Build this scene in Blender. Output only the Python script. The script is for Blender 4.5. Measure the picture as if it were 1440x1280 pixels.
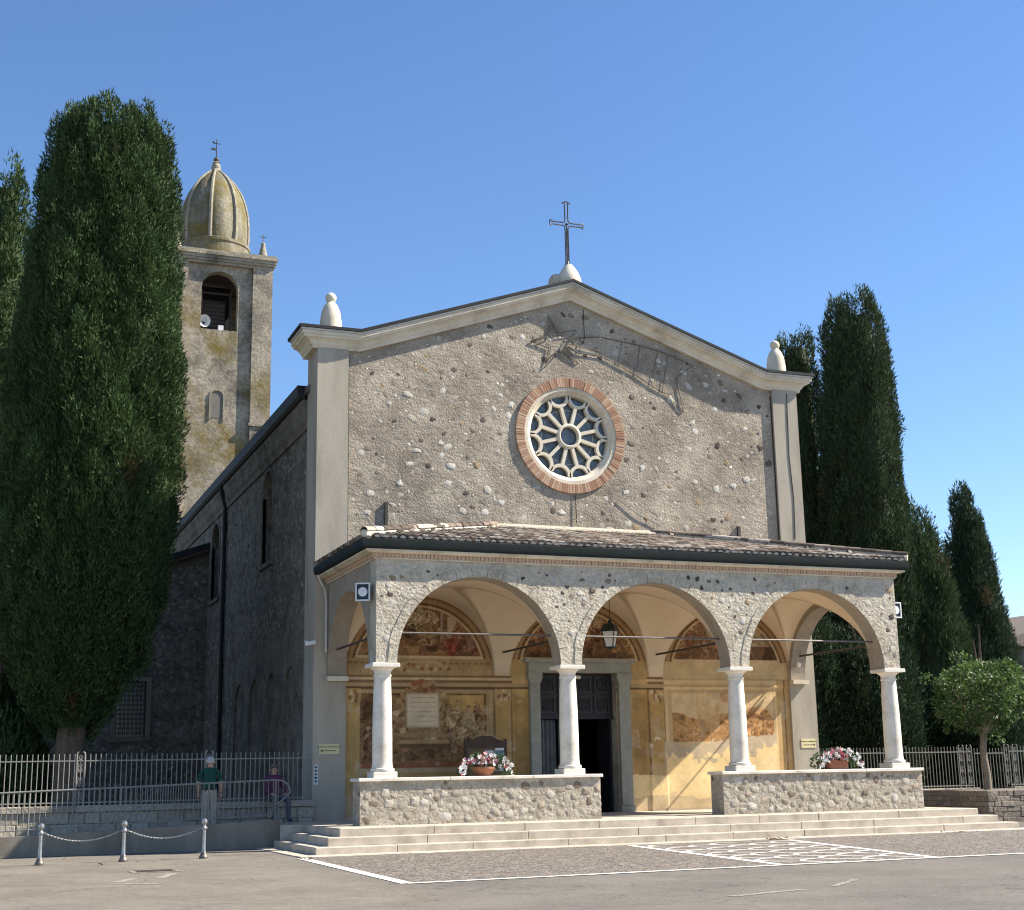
import bpy, bmesh, math, random
import numpy as np
from mathutils import Matrix, Vector, Euler
R = math.radians
sc = bpy.context.scene
for o in list(bpy.data.objects): bpy.data.objects.remove(o)
COL = sc.collection

# ------------------------------------------------------------ camera
cd = bpy.data.cameras.new('camera'); cam = bpy.data.objects.new('camera', cd); COL.objects.link(cam)
yaw, pit, rol = 0.37575685, 0.22341504, -0.01852234
fw = Vector((math.sin(yaw)*math.cos(pit), math.cos(yaw)*math.cos(pit), math.sin(pit)))
rt = Vector((math.cos(yaw), -math.sin(yaw), 0)); up = rt.cross(fw)
r2 = math.cos(rol)*rt + math.sin(rol)*up; u2 = -math.sin(rol)*rt + math.cos(rol)*up
M = Matrix((r2, u2, -fw)).transposed().to_4x4(); M.translation = (-15.62978, -30.59418, 1.54095)
cam.matrix_world = M
cd.sensor_fit = 'HORIZONTAL'; cd.sensor_width = 36; cd.lens = 36*1971.5934/1440
cd.clip_start = .1; cd.clip_end = 6000
sc.camera = cam

# ------------------------------------------------------------ sky, sun, exposure
SUN = Vector((3.7, -1.0, 3.55)).normalized()
elev = math.asin(SUN.z); azim = math.atan2(SUN.x, SUN.y)      # clockwise from +Y
world = bpy.data.worlds.new('World'); sc.world = world; world.use_nodes = True
wn = world.node_tree.nodes; wl = world.node_tree.links; wn.clear()
sky = wn.new('ShaderNodeTexSky'); sky.sky_type = 'NISHITA'; sky.sun_disc = False
sky.sun_elevation = elev; sky.sun_rotation = azim; sky.altitude = 0
sky.air_density = 1.0; sky.dust_density = 0.0; sky.ozone_density = 3.0
bg = wn.new('ShaderNodeBackground'); bg.inputs['Strength'].default_value = 0.083
wo = wn.new('ShaderNodeOutputWorld')
hs = wn.new('ShaderNodeHueSaturation'); hs.inputs['Saturation'].default_value = 1.13; hs.inputs['Hue'].default_value = .505; wl.new(sky.outputs[0], hs.inputs['Color']); wl.new(hs.outputs[0], bg.inputs['Color']); wl.new(bg.outputs[0], wo.inputs['Surface'])
sd = bpy.data.lights.new('sun', 'SUN'); sd.energy = 5.0; sd.angle = R(.53); sd.color = (1, .915, .79)
so = bpy.data.objects.new('sun', sd); COL.objects.link(so)
so.rotation_euler = SUN.to_track_quat('Z', 'Y').to_euler(); so.location = SUN*60
sc.view_settings.view_transform = 'Standard'; sc.view_settings.look = 'None'
sc.view_settings.exposure = 1.25; sc.view_settings.gamma = 1
sc.render.engine = 'CYCLES'; sc.cycles.pixel_filter_type = 'BLACKMAN_HARRIS'; sc.cycles.filter_width = 1.15
sc.render.resolution_x = 1024; sc.render.resolution_y = 910

# ------------------------------------------------------------ helpers
def tag(o, label=None, cat=None, group=None, kind=None):
    if label: o['label'] = label
    if cat: o['category'] = cat
    if group: o['group'] = group
    if kind: o['kind'] = kind
    return o
def empty(name, loc=(0, 0, 0), label=None, cat=None, group=None, rz=0):
    o = bpy.data.objects.new(name, None); COL.objects.link(o); o.location = loc; o.rotation_euler.z = rz
    o.empty_display_size = .2
    return tag(o, label, cat, group)
def link(name, me, parent=None, m=None):
    o = bpy.data.objects.new(name, me); COL.objects.link(o)
    if parent: o.parent = parent
    if m and not me.materials: me.materials.append(m)
    return o
class MB:
    def __init__(s): s.v = []; s.f = []
    def add(s, vs, fs):
        b = len(s.v); s.v += [tuple(p) for p in vs]; s.f += [tuple(b+i for i in q) for q in fs]; return s
    def box(s, x0, x1, y0, y1, z0, z1):
        return s.add([(x0,y0,z0),(x1,y0,z0),(x1,y1,z0),(x0,y1,z0),(x0,y0,z1),(x1,y0,z1),(x1,y1,z1),(x0,y1,z1)],
                     [(0,3,2,1),(4,5,6,7),(0,1,5,4),(1,2,6,5),(2,3,7,6),(3,0,4,7)])
    def cbox(s, x0, x1, y0, y1, z0, z1, c=.01):       # box with chamfered vertical/top front edges
        return s.add([(x0+c,y0,z0),(x1-c,y0,z0),(x1,y0+c,z0),(x1,y1,z0),(x0,y1,z0),(x0,y0+c,z0),
                      (x0+c,y0,z1-c),(x1-c,y0,z1-c),(x1,y0+c,z1-c),(x1,y1,z1-c),(x0,y1,z1-c),(x0,y0+c,z1-c),
                      (x0+c,y0+c,z1),(x1-c,y0+c,z1),(x1-c,y1,z1),(x0+c,y1,z1)],
                     [(0,1,7,6),(1,2,8,7),(2,3,9,8),(3,4,10,9),(4,5,11,10),(5,0,6,11),(5,4,3,2,1,0),
                      (6,7,13,12),(7,8,13),(8,9,14,13),(9,10,15,14),(10,11,12,15),(11,6,12),(12,13,14,15)])
    def prism(s, pts, a, b, axis='y'):                # outline (2D) extruded from a to b
        n = len(pts)
        P = (lambda p, t: (p[0], t, p[1])) if axis == 'y' else (lambda p, t: (t, p[0], p[1])) if axis == 'x' else (lambda p, t: (p[0], p[1], t))
        vs = [P(p, a) for p in pts] + [P(p, b) for p in pts]
        fs = [tuple(range(n)), tuple(range(2*n-1, n-1, -1))] + [(i, i+n, (i+1) % n+n, (i+1) % n) for i in range(n)]
        return s.add(vs, fs)
    def lathe(s, prof, n=24, c=(0, 0, 0), cap=True):
        vs = []; fs = []; k = len(prof)
        for i in range(n):
            a = 2*math.pi*i/n
            for r, z in prof: vs.append((c[0]+r*math.cos(a), c[1]+r*math.sin(a), c[2]+z))
        for i in range(n):
            j = (i+1) % n
            for q in range(k-1): fs.append((i*k+q, j*k+q, j*k+q+1, i*k+q+1))
        if cap:
            fs.append(tuple(i*k+k-1 for i in range(n))); fs.append(tuple(i*k for i in range(n-1, -1, -1)))
        return s.add(vs, fs)
    def tube(s, pts, r, n=8, closed=False):
        pts = [Vector(p) for p in pts]; k = len(pts)
        rr = r if isinstance(r, (list, tuple)) else [r]*k
        vs = []; fs = []; ref = None
        for i, p in enumerate(pts):
            d = (pts[(i+1) % k]-pts[i-1]) if closed else (pts[min(i+1, k-1)]-pts[max(i-1, 0)])
            d.normalize()
            if ref is None:
                ref = d.orthogonal()
            ref = (ref-d*ref.dot(d)).normalized(); q = d.cross(ref)
            for j in range(n):
                a = 2*math.pi*j/n
                vs.append(p+(ref*math.cos(a)+q*math.sin(a))*rr[i])
        for i in range(k if closed else k-1):
            i2 = (i+1) % k
            for j in range(n): fs.append((i*n+j, i*n+(j+1) % n, i2*n+(j+1) % n, i2*n+j))
        if not closed: fs += [tuple(range(n-1, -1, -1)), tuple((k-1)*n+j for j in range(n))]
        return s.add(vs, fs)
    def build(s, name, m, parent=None, smooth=False, fix=True):
        me = bpy.data.meshes.new(name); me.from_pydata(s.v, [], s.f)
        if fix:
            bm = bmesh.new(); bm.from_mesh(me); bmesh.ops.recalc_face_normals(bm, faces=bm.faces); bm.to_mesh(me); bm.free()
        if smooth:
            me.polygons.foreach_set('use_smooth', [True]*len(me.polygons))
            try: me.set_sharp_from_angle(angle=R(40))
            except Exception: pass
        return link(name, me, parent, m)
def np_mesh(name, V, F, m, parent=None, col=None, smooth=False):
    me = bpy.data.meshes.new(name); V = np.asarray(V, np.float32); F = np.asarray(F, np.int32); k = F.shape[1]
    me.vertices.add(len(V)); me.vertices.foreach_set('co', V.ravel())
    me.loops.add(F.size); me.loops.foreach_set('vertex_index', F.ravel())
    me.polygons.add(len(F)); me.polygons.foreach_set('loop_start', np.arange(0, F.size, k, dtype=np.int32))
    try: me.polygons.foreach_set('loop_total', np.full(len(F), k, np.int32))
    except Exception: pass
    if smooth: me.polygons.foreach_set('use_smooth', np.ones(len(F), bool))
    me.update(calc_edges=True)
    if col is not None:
        a = me.color_attributes.new('Col', 'FLOAT_COLOR', 'POINT')
        c = np.ones((len(V), 4), np.float32); c[:, :3] = col; a.data.foreach_set('color', c.ravel())
    return link(name, me, parent, m)
def arc(cx, cz, r, a0, a1, n):
    return [(cx+r*math.cos(R(a0+(a1-a0)*i/n)), cz+r*math.sin(R(a0+(a1-a0)*i/n))) for i in range(n+1)]

# value noise in numpy
def vnoise(x, y, s, seed):
    g = np.random.RandomState(seed).rand(64, 64)
    x = x*s; y = y*s; i = np.floor(x).astype(int); j = np.floor(y).astype(int); u = x-i; v = y-j
    u = u*u*(3-2*u); v = v*v*(3-2*v); G = lambda a, b: g[a % 64, b % 64]
    return (G(i, j)*(1-u)+G(i+1, j)*u)*(1-v)+(G(i, j+1)*(1-u)+G(i+1, j+1)*u)*v
def fbm(x, y, s, seed, o=4):
    t = 0; a = .5; n = 0
    for k in range(o): t = t+a*vnoise(x, y, s*2**k, seed+k); n += a; a *= .55
    return t/n

# ------------------------------------------------------------ materials
def mat(name, cols, scale=3, rough=.85, bump=0, bscale=30, attr=False, rnd=False, spec=.3, metal=0, detail=6,
        fine=.0, streak=False, pos=None, bdist=.02, trans=0, diag=0):
    m = bpy.data.materials.new(name); m.use_nodes = True; nt = m.node_tree; N = nt.nodes; L = nt.links
    b = N['Principled BSDF']; b.inputs['Roughness'].default_value = rough; b.inputs['Metallic'].default_value = metal
    b.inputs['Specular IOR Level'].default_value = spec
    tc = N.new('ShaderNodeTexCoord'); src = tc.outputs['Object']
    if streak:
        mp = N.new('ShaderNodeMapping'); mp.inputs['Scale'].default_value = (1, 1, .22); L.new(src, mp.inputs[0]); src2 = mp.outputs[0]
    else: src2 = src
    out = None
    if attr:
        a = N.new('ShaderNodeAttribute'); a.attribute_name = 'Col'; out = a.outputs['Color']
    else:
        if rnd:
            oi = N.new('ShaderNodeObjectInfo'); fac = oi.outputs['Random']
        else:
            n1 = N.new('ShaderNodeTexNoise'); n1.inputs['Scale'].default_value = scale; n1.inputs['Detail'].default_value = detail
            n1.inputs['Roughness'].default_value = .65
            L.new(src2, n1.inputs['Vector']); fac = n1.outputs['Fac']
        cr = N.new('ShaderNodeValToRGB'); L.new(fac, cr.inputs[0]); e = cr.color_ramp.elements
        n = len(cols); lo, hi = (0, 1) if rnd else (.32, .68)
        while len(e) < n: e.new(.5)
        for i, c in enumerate(cols):
            e[i].position = pos[i] if pos else (lo+(hi-lo)*i/max(1, n-1)); e[i].color = (*c, 1)
        if n == 1: e[1].color = (*cols[0], 1) if len(e) > 1 else e[0].color
        if rnd == 'step': cr.color_ramp.interpolation = 'CONSTANT'
        out = cr.outputs['Color']
    if fine:
        n2 = N.new('ShaderNodeTexNoise'); n2.inputs['Scale'].default_value = bscale; n2.inputs['Detail'].default_value = 5
        L.new(src, n2.inputs['Vector'])
        mr = N.new('ShaderNodeMapRange'); mr.inputs[1].default_value = .3; mr.inputs[2].default_value = .7
        mr.inputs[3].default_value = 1-fine; mr.inputs[4].default_value = 1+fine; L.new(n2.outputs['Fac'], mr.inputs[0])
        mx = N.new('ShaderNodeVectorMath'); mx.operation = 'SCALE'; L.new(out, mx.inputs[0]); L.new(mr.outputs[0], mx.inputs['Scale'])
        out = mx.outputs[0]
    L.new(out, b.inputs['Base Color'])
    if bump:
        n3 = N.new('ShaderNodeTexNoise'); n3.inputs['Scale'].default_value = bscale; n3.inputs['Detail'].default_value = 6
        n3.inputs['Roughness'].default_value = .6; L.new(src, n3.inputs['Vector'])
        bp = N.new('ShaderNodeBump'); bp.inputs['Strength'].default_value = bump; bp.inputs['Distance'].default_value = bdist
        hgt = n3.outputs['Fac']
        if diag:
            mp2 = N.new('ShaderNodeMapping'); mp2.inputs['Rotation'].default_value = (0, R(-28), 0); mp2.inputs['Scale'].default_value = (.7, 1, 1.2); L.new(src, mp2.inputs[0])
            n4 = N.new('ShaderNodeTexNoise'); n4.inputs['Scale'].default_value = diag; n4.inputs['Detail'].default_value = 5; n4.inputs['Distortion'].default_value = .6; L.new(mp2.outputs[0], n4.inputs['Vector'])
            ad = N.new('ShaderNodeMath'); ad.operation = 'MULTIPLY_ADD'; L.new(n4.outputs['Fac'], ad.inputs[0]); ad.inputs[1].default_value = 1.2; L.new(hgt, ad.inputs[2]); hgt = ad.outputs[0]
        L.new(hgt, bp.inputs['Height']); L.new(bp.outputs[0], b.inputs['Normal'])
    if trans:
        tr = N.new('ShaderNodeBsdfTranslucent'); L.new(out, tr.inputs['Color']); ms = N.new('ShaderNodeMixShader')
        ms.inputs[0].default_value = trans; L.new(b.outputs[0], ms.inputs[1]); L.new(tr.outputs[0], ms.inputs[2])
        L.new(ms.outputs[0], N['Material Output'].inputs['Surface'])
    return m
STONES = [(.30,.26,.21),(.40,.36,.30),(.34,.29,.23),(.56,.52,.45),(.36,.32,.27),(.19,.15,.135),(.42,.38,.31),(.36,.28,.215),(.70,.66,.59),(.29,.25,.215),(.38,.34,.29),(.32,.28,.235)]
MT = {}
MT['mortar'] = mat('rough_masonry_mortar', [(.215,.182,.145),(.325,.28,.222),(.45,.395,.315)], 1.0, .95, 1.0, 19, fine=.25, bdist=.028, spec=.1, diag=4)
MT['mortar_porch'] = mat('porch_masonry_mortar', [(.36,.315,.245),(.48,.43,.34),(.56,.51,.41)], 2.2, .95, 1.0, 17, fine=.16, bdist=.038, spec=.1, diag=6)
MT['mortar_low'] = mat('parapet_mortar', [(.28,.245,.195),(.37,.33,.265),(.46,.41,.335)], 2.5, .95, 1.0, 17, fine=.18, bdist=.038, spec=.1, diag=6)
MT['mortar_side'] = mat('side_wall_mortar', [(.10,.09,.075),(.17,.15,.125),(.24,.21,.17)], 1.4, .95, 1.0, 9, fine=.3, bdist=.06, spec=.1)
FST = [(.72,.68,.60),(.36,.31,.25),(.80,.76,.69),(.64,.60,.52),(.15,.12,.105),(.74,.70,.62),(.78,.74,.67),(.60,.55,.46),(.72,.68,.61),(.20,.16,.14),(.46,.34,.22),(.70,.66,.58),(.13,.105,.095),(.30,.26,.215),(.66,.62,.54),(.24,.19,.16)]
LST = [(.56,.51,.42),(.50,.45,.37),(.68,.63,.54),(.44,.38,.30),(.60,.55,.46),(.52,.47,.39),(.74,.70,.62),(.54,.49,.40),(.30,.24,.19),(.60,.50,.39),(.50,.45,.37),(.66,.61,.52),(.56,.51,.43),(.62,.56,.47)]
MT['fstone'] = mat('facade_stone', FST, rough=.9, bump=.7, bscale=7, rnd='step', fine=.15, bdist=.3, spec=.15)
MT['stone'] = mat('field_stone', LST, rough=.9, bump=.7, bscale=7, rnd='step', fine=.18, bdist=.3, spec=.15)
MT['stone_attr'] = mat('field_stone_fill', [], attr=True, rough=.92, bump=.5, bscale=25, fine=.15, spec=.1)
MT['render'] = mat('grey_render', [(.30,.265,.215),(.38,.34,.275),(.43,.39,.32)], 1.2, .92, .35, 40, fine=.06, streak=True, spec=.15)
MT['cream_stone'] = mat('cornice_stone', [(.40,.345,.26),(.58,.51,.39),(.66,.60,.48),(.70,.64,.52)], 1.3, .85, .25, 30, fine=.08, detail=9)
MT['marble'] = mat('white_marble', [(.50,.45,.36),(.64,.59,.50),(.72,.67,.58),(.75,.70,.61)], 2.0, .6, .2, 25, fine=.07, spec=.35, detail=9)
MT['step'] = mat('step_limestone', [(.34,.29,.225),(.46,.40,.32),(.55,.48,.39)], 2.2, .75, .35, 45, fine=.10, spec=.3)
MT['metal_dark'] = mat('dark_flashing', [(.018,.02,.021),(.028,.03,.032)], 2, .7, spec=.25)
MT['gutter'] = mat('dark_green_gutter', [(.008,.013,.013),(.014,.02,.02)], 3, .65, spec=.2)
MT['zinc'] = mat('zinc_edge', [(.46,.44,.40),(.60,.58,.53)], 3, .6)
MT['brick'] = mat('ring_brick', [(.35,.20,.125),(.42,.265,.17),(.48,.33,.23),(.31,.175,.115),(.52,.385,.27)], rough=.9, bump=.4, bscale=40, rnd='step', fine=.12)
MT['brickband'] = mat('brick_band', [(.46,.30,.20),(.56,.40,.28)], 8, .9, .3, 40, fine=.1)
MT['tile'] = mat('roof_tile', [(.14,.11,.085),(.24,.19,.145),(.34,.29,.23),(.19,.15,.12),(.42,.37,.31),(.10,.08,.065),(.27,.205,.155)], rough=.92, bump=.5, bscale=18, rnd='step', fine=.25, spec=.1)
MT['tile_attr'] = mat('roof_tile_fill', [], attr=True, rough=.92, bump=.5, bscale=18, fine=.25, spec=.1)
MT['hipmortar'] = mat('hip_mortar', [(.50,.46,.37),(.66,.62,.52)], 5, .9, .5, 30, fine=.1)
MT['vault'] = mat('vault_plaster', [], attr=True, rough=.9, bump=.1, bscale=12, fine=.03, spec=.1)
MT['fresco'] = mat('fresco_paint', [], attr=True, rough=.85, bump=.1, bscale=20, fine=.05, spec=.15)
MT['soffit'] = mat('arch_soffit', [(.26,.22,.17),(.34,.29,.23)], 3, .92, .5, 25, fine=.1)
MT['greystone'] = mat('portal_stone', [(.24,.235,.20),(.33,.32,.27)], 3, .8, .3, 30, fine=.08)
MT['door'] = mat('door_wood', [(.018,.018,.022),(.03,.029,.032)], 6, .5, .2, 30)
MT['dark'] = mat('dark_interior', [(.012,.011,.011),(.02,.018,.017)], 2, .9)
MT['glass'] = mat('leaded_glass', [(.05,.075,.10),(.09,.12,.15),(.14,.17,.19)], 4, .18, spec=.5)
MT['iron'] = mat('dark_iron', [(.03,.026,.022),(.06,.05,.042)], 8, .6, spec=.4)
MT['steel'] = mat('rusty_steel', [(.10,.085,.075),(.17,.15,.135)], 8, .45, spec=.5, metal=.4)
MT['greyrail'] = mat('grey_railing_paint', [(.15,.15,.14),(.21,.21,.195)], 6, .6, fine=.06)
MT['fencepaint'] = mat('fence_paint', [(.20,.19,.17),(.28,.26,.23)], 6, .6, fine=.08)
MT['bollard'] = mat('galvanised_bollard', [(.28,.28,.28),(.42,.42,.41)], 9, .36, metal=.75, fine=.15)
MT['concrete'] = mat('ramp_concrete', [(.14,.122,.096),(.20,.176,.14),(.25,.222,.18)], 1.3, .92, .4, 30, fine=.12, streak=True)
MT['block'] = mat('wall_block', [(.26,.23,.185),(.36,.32,.255),(.42,.375,.30),(.30,.265,.21)], rough=.92, bump=.7, bscale=12, rnd=True, fine=.18, bdist=.05)
MT['darkblock'] = mat('planter_block', [(.15,.125,.10),(.22,.18,.145),(.26,.22,.18),(.18,.15,.12)], rough=.92, bump=.7, bscale=12, rnd=True, fine=.2, bdist=.05)
MT['bark'] = mat('bark', [(.09,.065,.045),(.16,.12,.085)], 6, .95, .8, 14, fine=.25, streak=True, bdist=.05)
MT['palebark'] = mat('pale_bark', [(.16,.13,.10),(.25,.21,.165)], 6, .95, .7, 20, fine=.25)
MT['cypress'] = mat('cypress_foliage', [], attr=True, rough=.75, spec=.2, trans=.15)
MT['leaf'] = mat('tree_leaf', [], attr=True, rough=.55, spec=.35, trans=.3)
MT['terracotta'] = mat('terracotta', [(.30,.115,.065),(.40,.17,.10)], 5, .8, .2, 30, fine=.08)
MT['tower'] = mat('tower_plaster', [(.12,.105,.085),(.25,.22,.17),(.37,.32,.245),(.22,.19,.145)], .8, .95, .35, 8, fine=.28, bdist=.06, detail=10)
MT['bell_dark'] = mat('bell_frame', [(.05,.038,.035),(.08,.062,.055)], 2, .7)

def add_moss(m, col=(.20,.16,.035), scale=.5, lo=.5, hi=.62):
    nt = m.node_tree; N = nt.nodes; L = nt.links; b = N['Principled BSDF']; old = b.inputs['Base Color'].links[0].from_socket
    tc = N.new('ShaderNodeTexCoord'); n = N.new('ShaderNodeTexNoise'); n.inputs['Scale'].default_value = scale; n.inputs['Detail'].default_value = 9
    n.inputs['Roughness'].default_value = .7
    L.new(tc.outputs['Object'], n.inputs['Vector'])
    mr = N.new('ShaderNodeMapRange'); mr.inputs[1].default_value = lo; mr.inputs[2].default_value = hi; L.new(n.outputs['Fac'], mr.inputs[0])
    mx = N.new('ShaderNodeMix'); mx.data_type = 'RGBA'; L.new(mr.outputs[0], mx.inputs[0]); L.new(old, mx.inputs[6]); mx.inputs[7].default_value = (*col, 1)
    L.new(mx.outputs[2], b.inputs['Base Color'])
add_moss(MT['tower'], (.17,.125,.03), .3, .52, .66)
MT['dome'] = mat('dome_plaster', [(.085,.08,.06),(.17,.155,.115),(.27,.245,.18)], 1.1, .95, .5, 7, fine=.22, detail=9, bdist=.05, streak=True)
add_moss(MT['dome'], (.14,.11,.028), .7, .46, .62)
MT['domerib'] = mat('dome_rib', [(.22,.20,.15),(.34,.31,.235)], 1.5, .95, .4, 9, fine=.25)

# asphalt with pale worn patches
def asphalt():
    m = bpy.data.materials.new('asphalt'); m.use_nodes = True; N = m.node_tree.nodes; L = m.node_tree.links; b = N['Principled BSDF']
    b.inputs['Roughness'].default_value = .92; b.inputs['Specular IOR Level'].default_value = .2
    tc = N.new('ShaderNodeTexCoord')
    def noise(s, d, r=.6, sx=1):
        mp = N.new('ShaderNodeMapping'); mp.inputs['Scale'].default_value = (sx, 1, 1); L.new(tc.outputs['Object'], mp.inputs[0])
        n = N.new('ShaderNodeTexNoise'); n.inputs['Scale'].default_value = s; n.inputs['Detail'].default_value = d; n.inputs['Roughness'].default_value = r
        L.new(mp.outputs[0], n.inputs['Vector']); return n.outputs['Fac']
    def rng(f, a, c, lo=0, hi=1):
        q = N.new('ShaderNodeMapRange'); q.inputs[1].default_value = a; q.inputs[2].default_value = c; q.inputs[3].default_value = lo; q.inputs[4].default_value = hi
        L.new(f, q.inputs[0]); return q.outputs[0]
    def mix(f, A, B):
        q = N.new('ShaderNodeMix'); q.data_type = 'RGBA'; L.new(f, q.inputs[0])
        for s, v in ((6, A), (7, B)):
            if isinstance(v, tuple): q.inputs[s].default_value = (*v, 1)
            else: L.new(v, q.inputs[s])
        return q.outputs[2]
    base = mix(rng(noise(.5, 6), .35, .65), (.14,.127,.11), (.205,.187,.16))
    # paler, older asphalt west of the forecourt
    sp = N.new('ShaderNodeSeparateXYZ'); L.new(tc.outputs['Object'], sp.inputs[0])
    wob = N.new('ShaderNodeMath'); wob.operation = 'MULTIPLY_ADD'; L.new(noise(.45, 6), wob.inputs[0]); wob.inputs[1].default_value = 4; L.new(sp.outputs['X'], wob.inputs[2])
    base = mix(rng(wob.outputs[0], -6.9, -8.2), base, mix(rng(noise(.8, 7, .65), .35, .65), (.165,.145,.115), (.255,.23,.185)))
    # worn paint smears and pale dust
    base = mix(rng(noise(.9, 8, .7, .35), .61, .72, 0, .55), base, (.36,.335,.29))
    base = mix(rng(noise(7, 8, .75), .40, .72, 0, .55), base, (.075,.067,.057))
    base = mix(rng(noise(3.1, 9, .75), .55, .75, 0, .6), base, (.27,.245,.205))
    base = mix(rng(noise(16, 5, .7), .45, .68, 0, .5), base, (.24,.22,.185))
    base = mix(rng(noise(30, 4), .38, .62, 0, .42), base, (.06,.055,.05))
    vr = N.new('ShaderNodeTexVoronoi'); vr.feature = 'DISTANCE_TO_EDGE'; vr.inputs['Scale'].default_value = .33; vr.inputs['Randomness'].default_value = 1
    wv = N.new('ShaderNodeVectorMath'); wv.operation = 'ADD'; nn = N.new('ShaderNodeTexNoise'); nn.inputs['Scale'].default_value = 1.6; nn.inputs['Detail'].default_value = 6
    L.new(tc.outputs['Object'], nn.inputs['Vector']); sv = N.new('ShaderNodeVectorMath'); sv.operation = 'SCALE'; sv.inputs['Scale'].default_value = 1.1
    L.new(nn.outputs['Color'], sv.inputs[0]); L.new(tc.outputs['Object'], wv.inputs[0]); L.new(sv.outputs[0], wv.inputs[1]); L.new(wv.outputs[0], vr.inputs['Vector'])
    base = mix(rng(vr.outputs['Distance'], .002, .006, .45, 0), base, (.035,.032,.028))
    L.new(base, b.inputs['Base Color'])
    bp = N.new('ShaderNodeBump'); bp.inputs['Strength'].default_value = .5; bp.inputs['Distance'].default_value = .01; L.new(noise(70, 4), bp.inputs['Height']); L.new(bp.outputs[0], b.inputs['Normal'])
    return m
def cobble():
    m = bpy.data.materials.new('porphyry_setts'); m.use_nodes = True; N = m.node_tree.nodes; L = m.node_tree.links; b = N['Principled BSDF']; b.inputs['Roughness'].default_value = .8
    tc = N.new('ShaderNodeTexCoord'); v = N.new('ShaderNodeTexVoronoi'); v.inputs['Scale'].default_value = 9; L.new(tc.outputs['Object'], v.inputs['Vector'])
    e = N.new('ShaderNodeTexVoronoi'); e.feature = 'DISTANCE_TO_EDGE'; e.inputs['Scale'].default_value = 9; L.new(tc.outputs['Object'], e.inputs['Vector'])
    cr = N.new('ShaderNodeValToRGB'); cr.color_ramp.elements[0].color = (.13,.108,.088,1); cr.color_ramp.elements[1].color = (.25,.215,.175,1)
    sp = N.new('ShaderNodeSeparateColor'); L.new(v.outputs['Color'], sp.inputs[0]); L.new(sp.outputs[0], cr.inputs[0])
    mr = N.new('ShaderNodeMapRange'); mr.inputs[1].default_value = .02; mr.inputs[2].default_value = .09; L.new(e.outputs['Distance'], mr.inputs[0])
    mx = N.new('ShaderNodeMix'); mx.data_type = 'RGBA'; L.new(mr.outputs[0], mx.inputs[0]); mx.inputs[6].default_value = (.07,.06,.052,1); L.new(cr.outputs[0], mx.inputs[7]); L.new(mx.outputs[2], b.inputs['Base Color'])
    bp = N.new('ShaderNodeBump'); bp.inputs['Strength'].default_value = .9; bp.inputs['Distance'].default_value = .02; L.new(mr.outputs[0], bp.inputs['Height']); L.new(bp.outputs[0], b.inputs['Normal'])
    return m
MT['asphalt'] = asphalt(); MT['cobble'] = cobble()
MT['whitestone'] = mat('white_inlay', [(.50,.47,.42),(.70,.67,.62),(.76,.73,.68)], 5, .8, .2, 40, fine=.08)
MT['soil'] = mat('garden_soil', [(.045,.04,.028),(.08,.07,.045)], 1, .95, .6, 8, fine=.2)

# ------------------------------------------------------------ ground
g = MB().add([(-900,-900,0),(900,-900,0),(900,900,0),(-900,900,0)], [(0,1,2,3)]).build('plaza_ground', MT['asphalt'], fix=False); tag(g, kind='structure')
fc = MB().add([(-9.1,-2.2,.004),(-9.26,-10.08,.004),(14,-9.75,.004),(14,-2.2,.004)], [(0,1,2,3)]).build('forecourt_paving', MT['cobble'], fix=False); tag(fc, kind='structure')
gd = MB().box(-60,-7.2,4.3,80,-.3,.62).build('garden_ground', MT['soil']); tag(gd, kind='structure')
gd = MB().box(7.2,80,5.6,80,-.3,.5).build('garden_ground', MT['soil']); tag(gd, kind='structure')
rng = random.Random(3)
def strip(a, b, w, z=.008, n=14, jit=.012):
    a = Vector((*a, z)); b = Vector((*b, z)); d = (b-a); p = Vector((-d.y, d.x, 0)).normalized()*w/2; vs = []; fs = []
    for i in range(n+1):
        q = a+d*i/n; vs += [q+p*(1+rng.uniform(-1, 1)*jit/w), q-p*(1+rng.uniform(-1, 1)*jit/w)]
    for i in range(n): fs.append((2*i, 2*i+1, 2*i+3, 2*i+2))
    return vs, fs
for a, b, w in [((-9.18,-2.75),(-9.33,-10.15),.20), ((-9.33,-10.15),(14,-9.72),.15), ((-2.11,-2.75),(-2.86,-9.9),.16), ((1.68,-2.95),(.20,-10.0),.16)]:
    mb = MB(); mb.add(*strip(a, b, w, .009 if a[0] > -9.3 else .0105)); o = mb.build('white_inlay_line', MT['whitestone'], fc, fix=False)
c00, c10, c11, c01 = [Vector(p) for p in ((-2.11,-2.87),(1.67,-3.12),(.22,-10.08),(-2.84,-9.8))]
def carpet(u, v):
    a = c00.lerp(c10, u); b = c01.lerp(c11, u); p = a.lerp(b, v); return (p.x, p.y)
for r_ in range(5):
    for k in range(6):
        u0 = .24+r_*.19; v0 = (k+.5+(.5 if r_ % 2 else 0))/6.5; mb = MB(); pts = []
        for i in range(17):
            t = math.pi*i/16; pts.append(carpet(min(.985, max(.015, u0-.19*math.sin(t))), min(.985, max(.012, v0-.075*math.cos(t)))))
        vs = []; fs = []
        for i, p in enumerate(pts):
            q = Vector(pts[min(i+1, 16)])-Vector(pts[max(i-1, 0)]); q = q if q.length > 1e-5 else Vector((1, 0)); n = Vector((-q.y, q.x)).normalized()*.04
            vs += [(p[0]+n.x, p[1]+n.y, .0075+.0001*r_), (p[0]-n.x, p[1]-n.y, .0075+.0001*r_)]
        fs = [(2*i, 2*i+1, 2*i+3, 2*i+2) for i in range(16)]
        mb.add(vs, fs); mb.build('scallop_line', MT['whitestone'], fc, fix=False)
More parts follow.
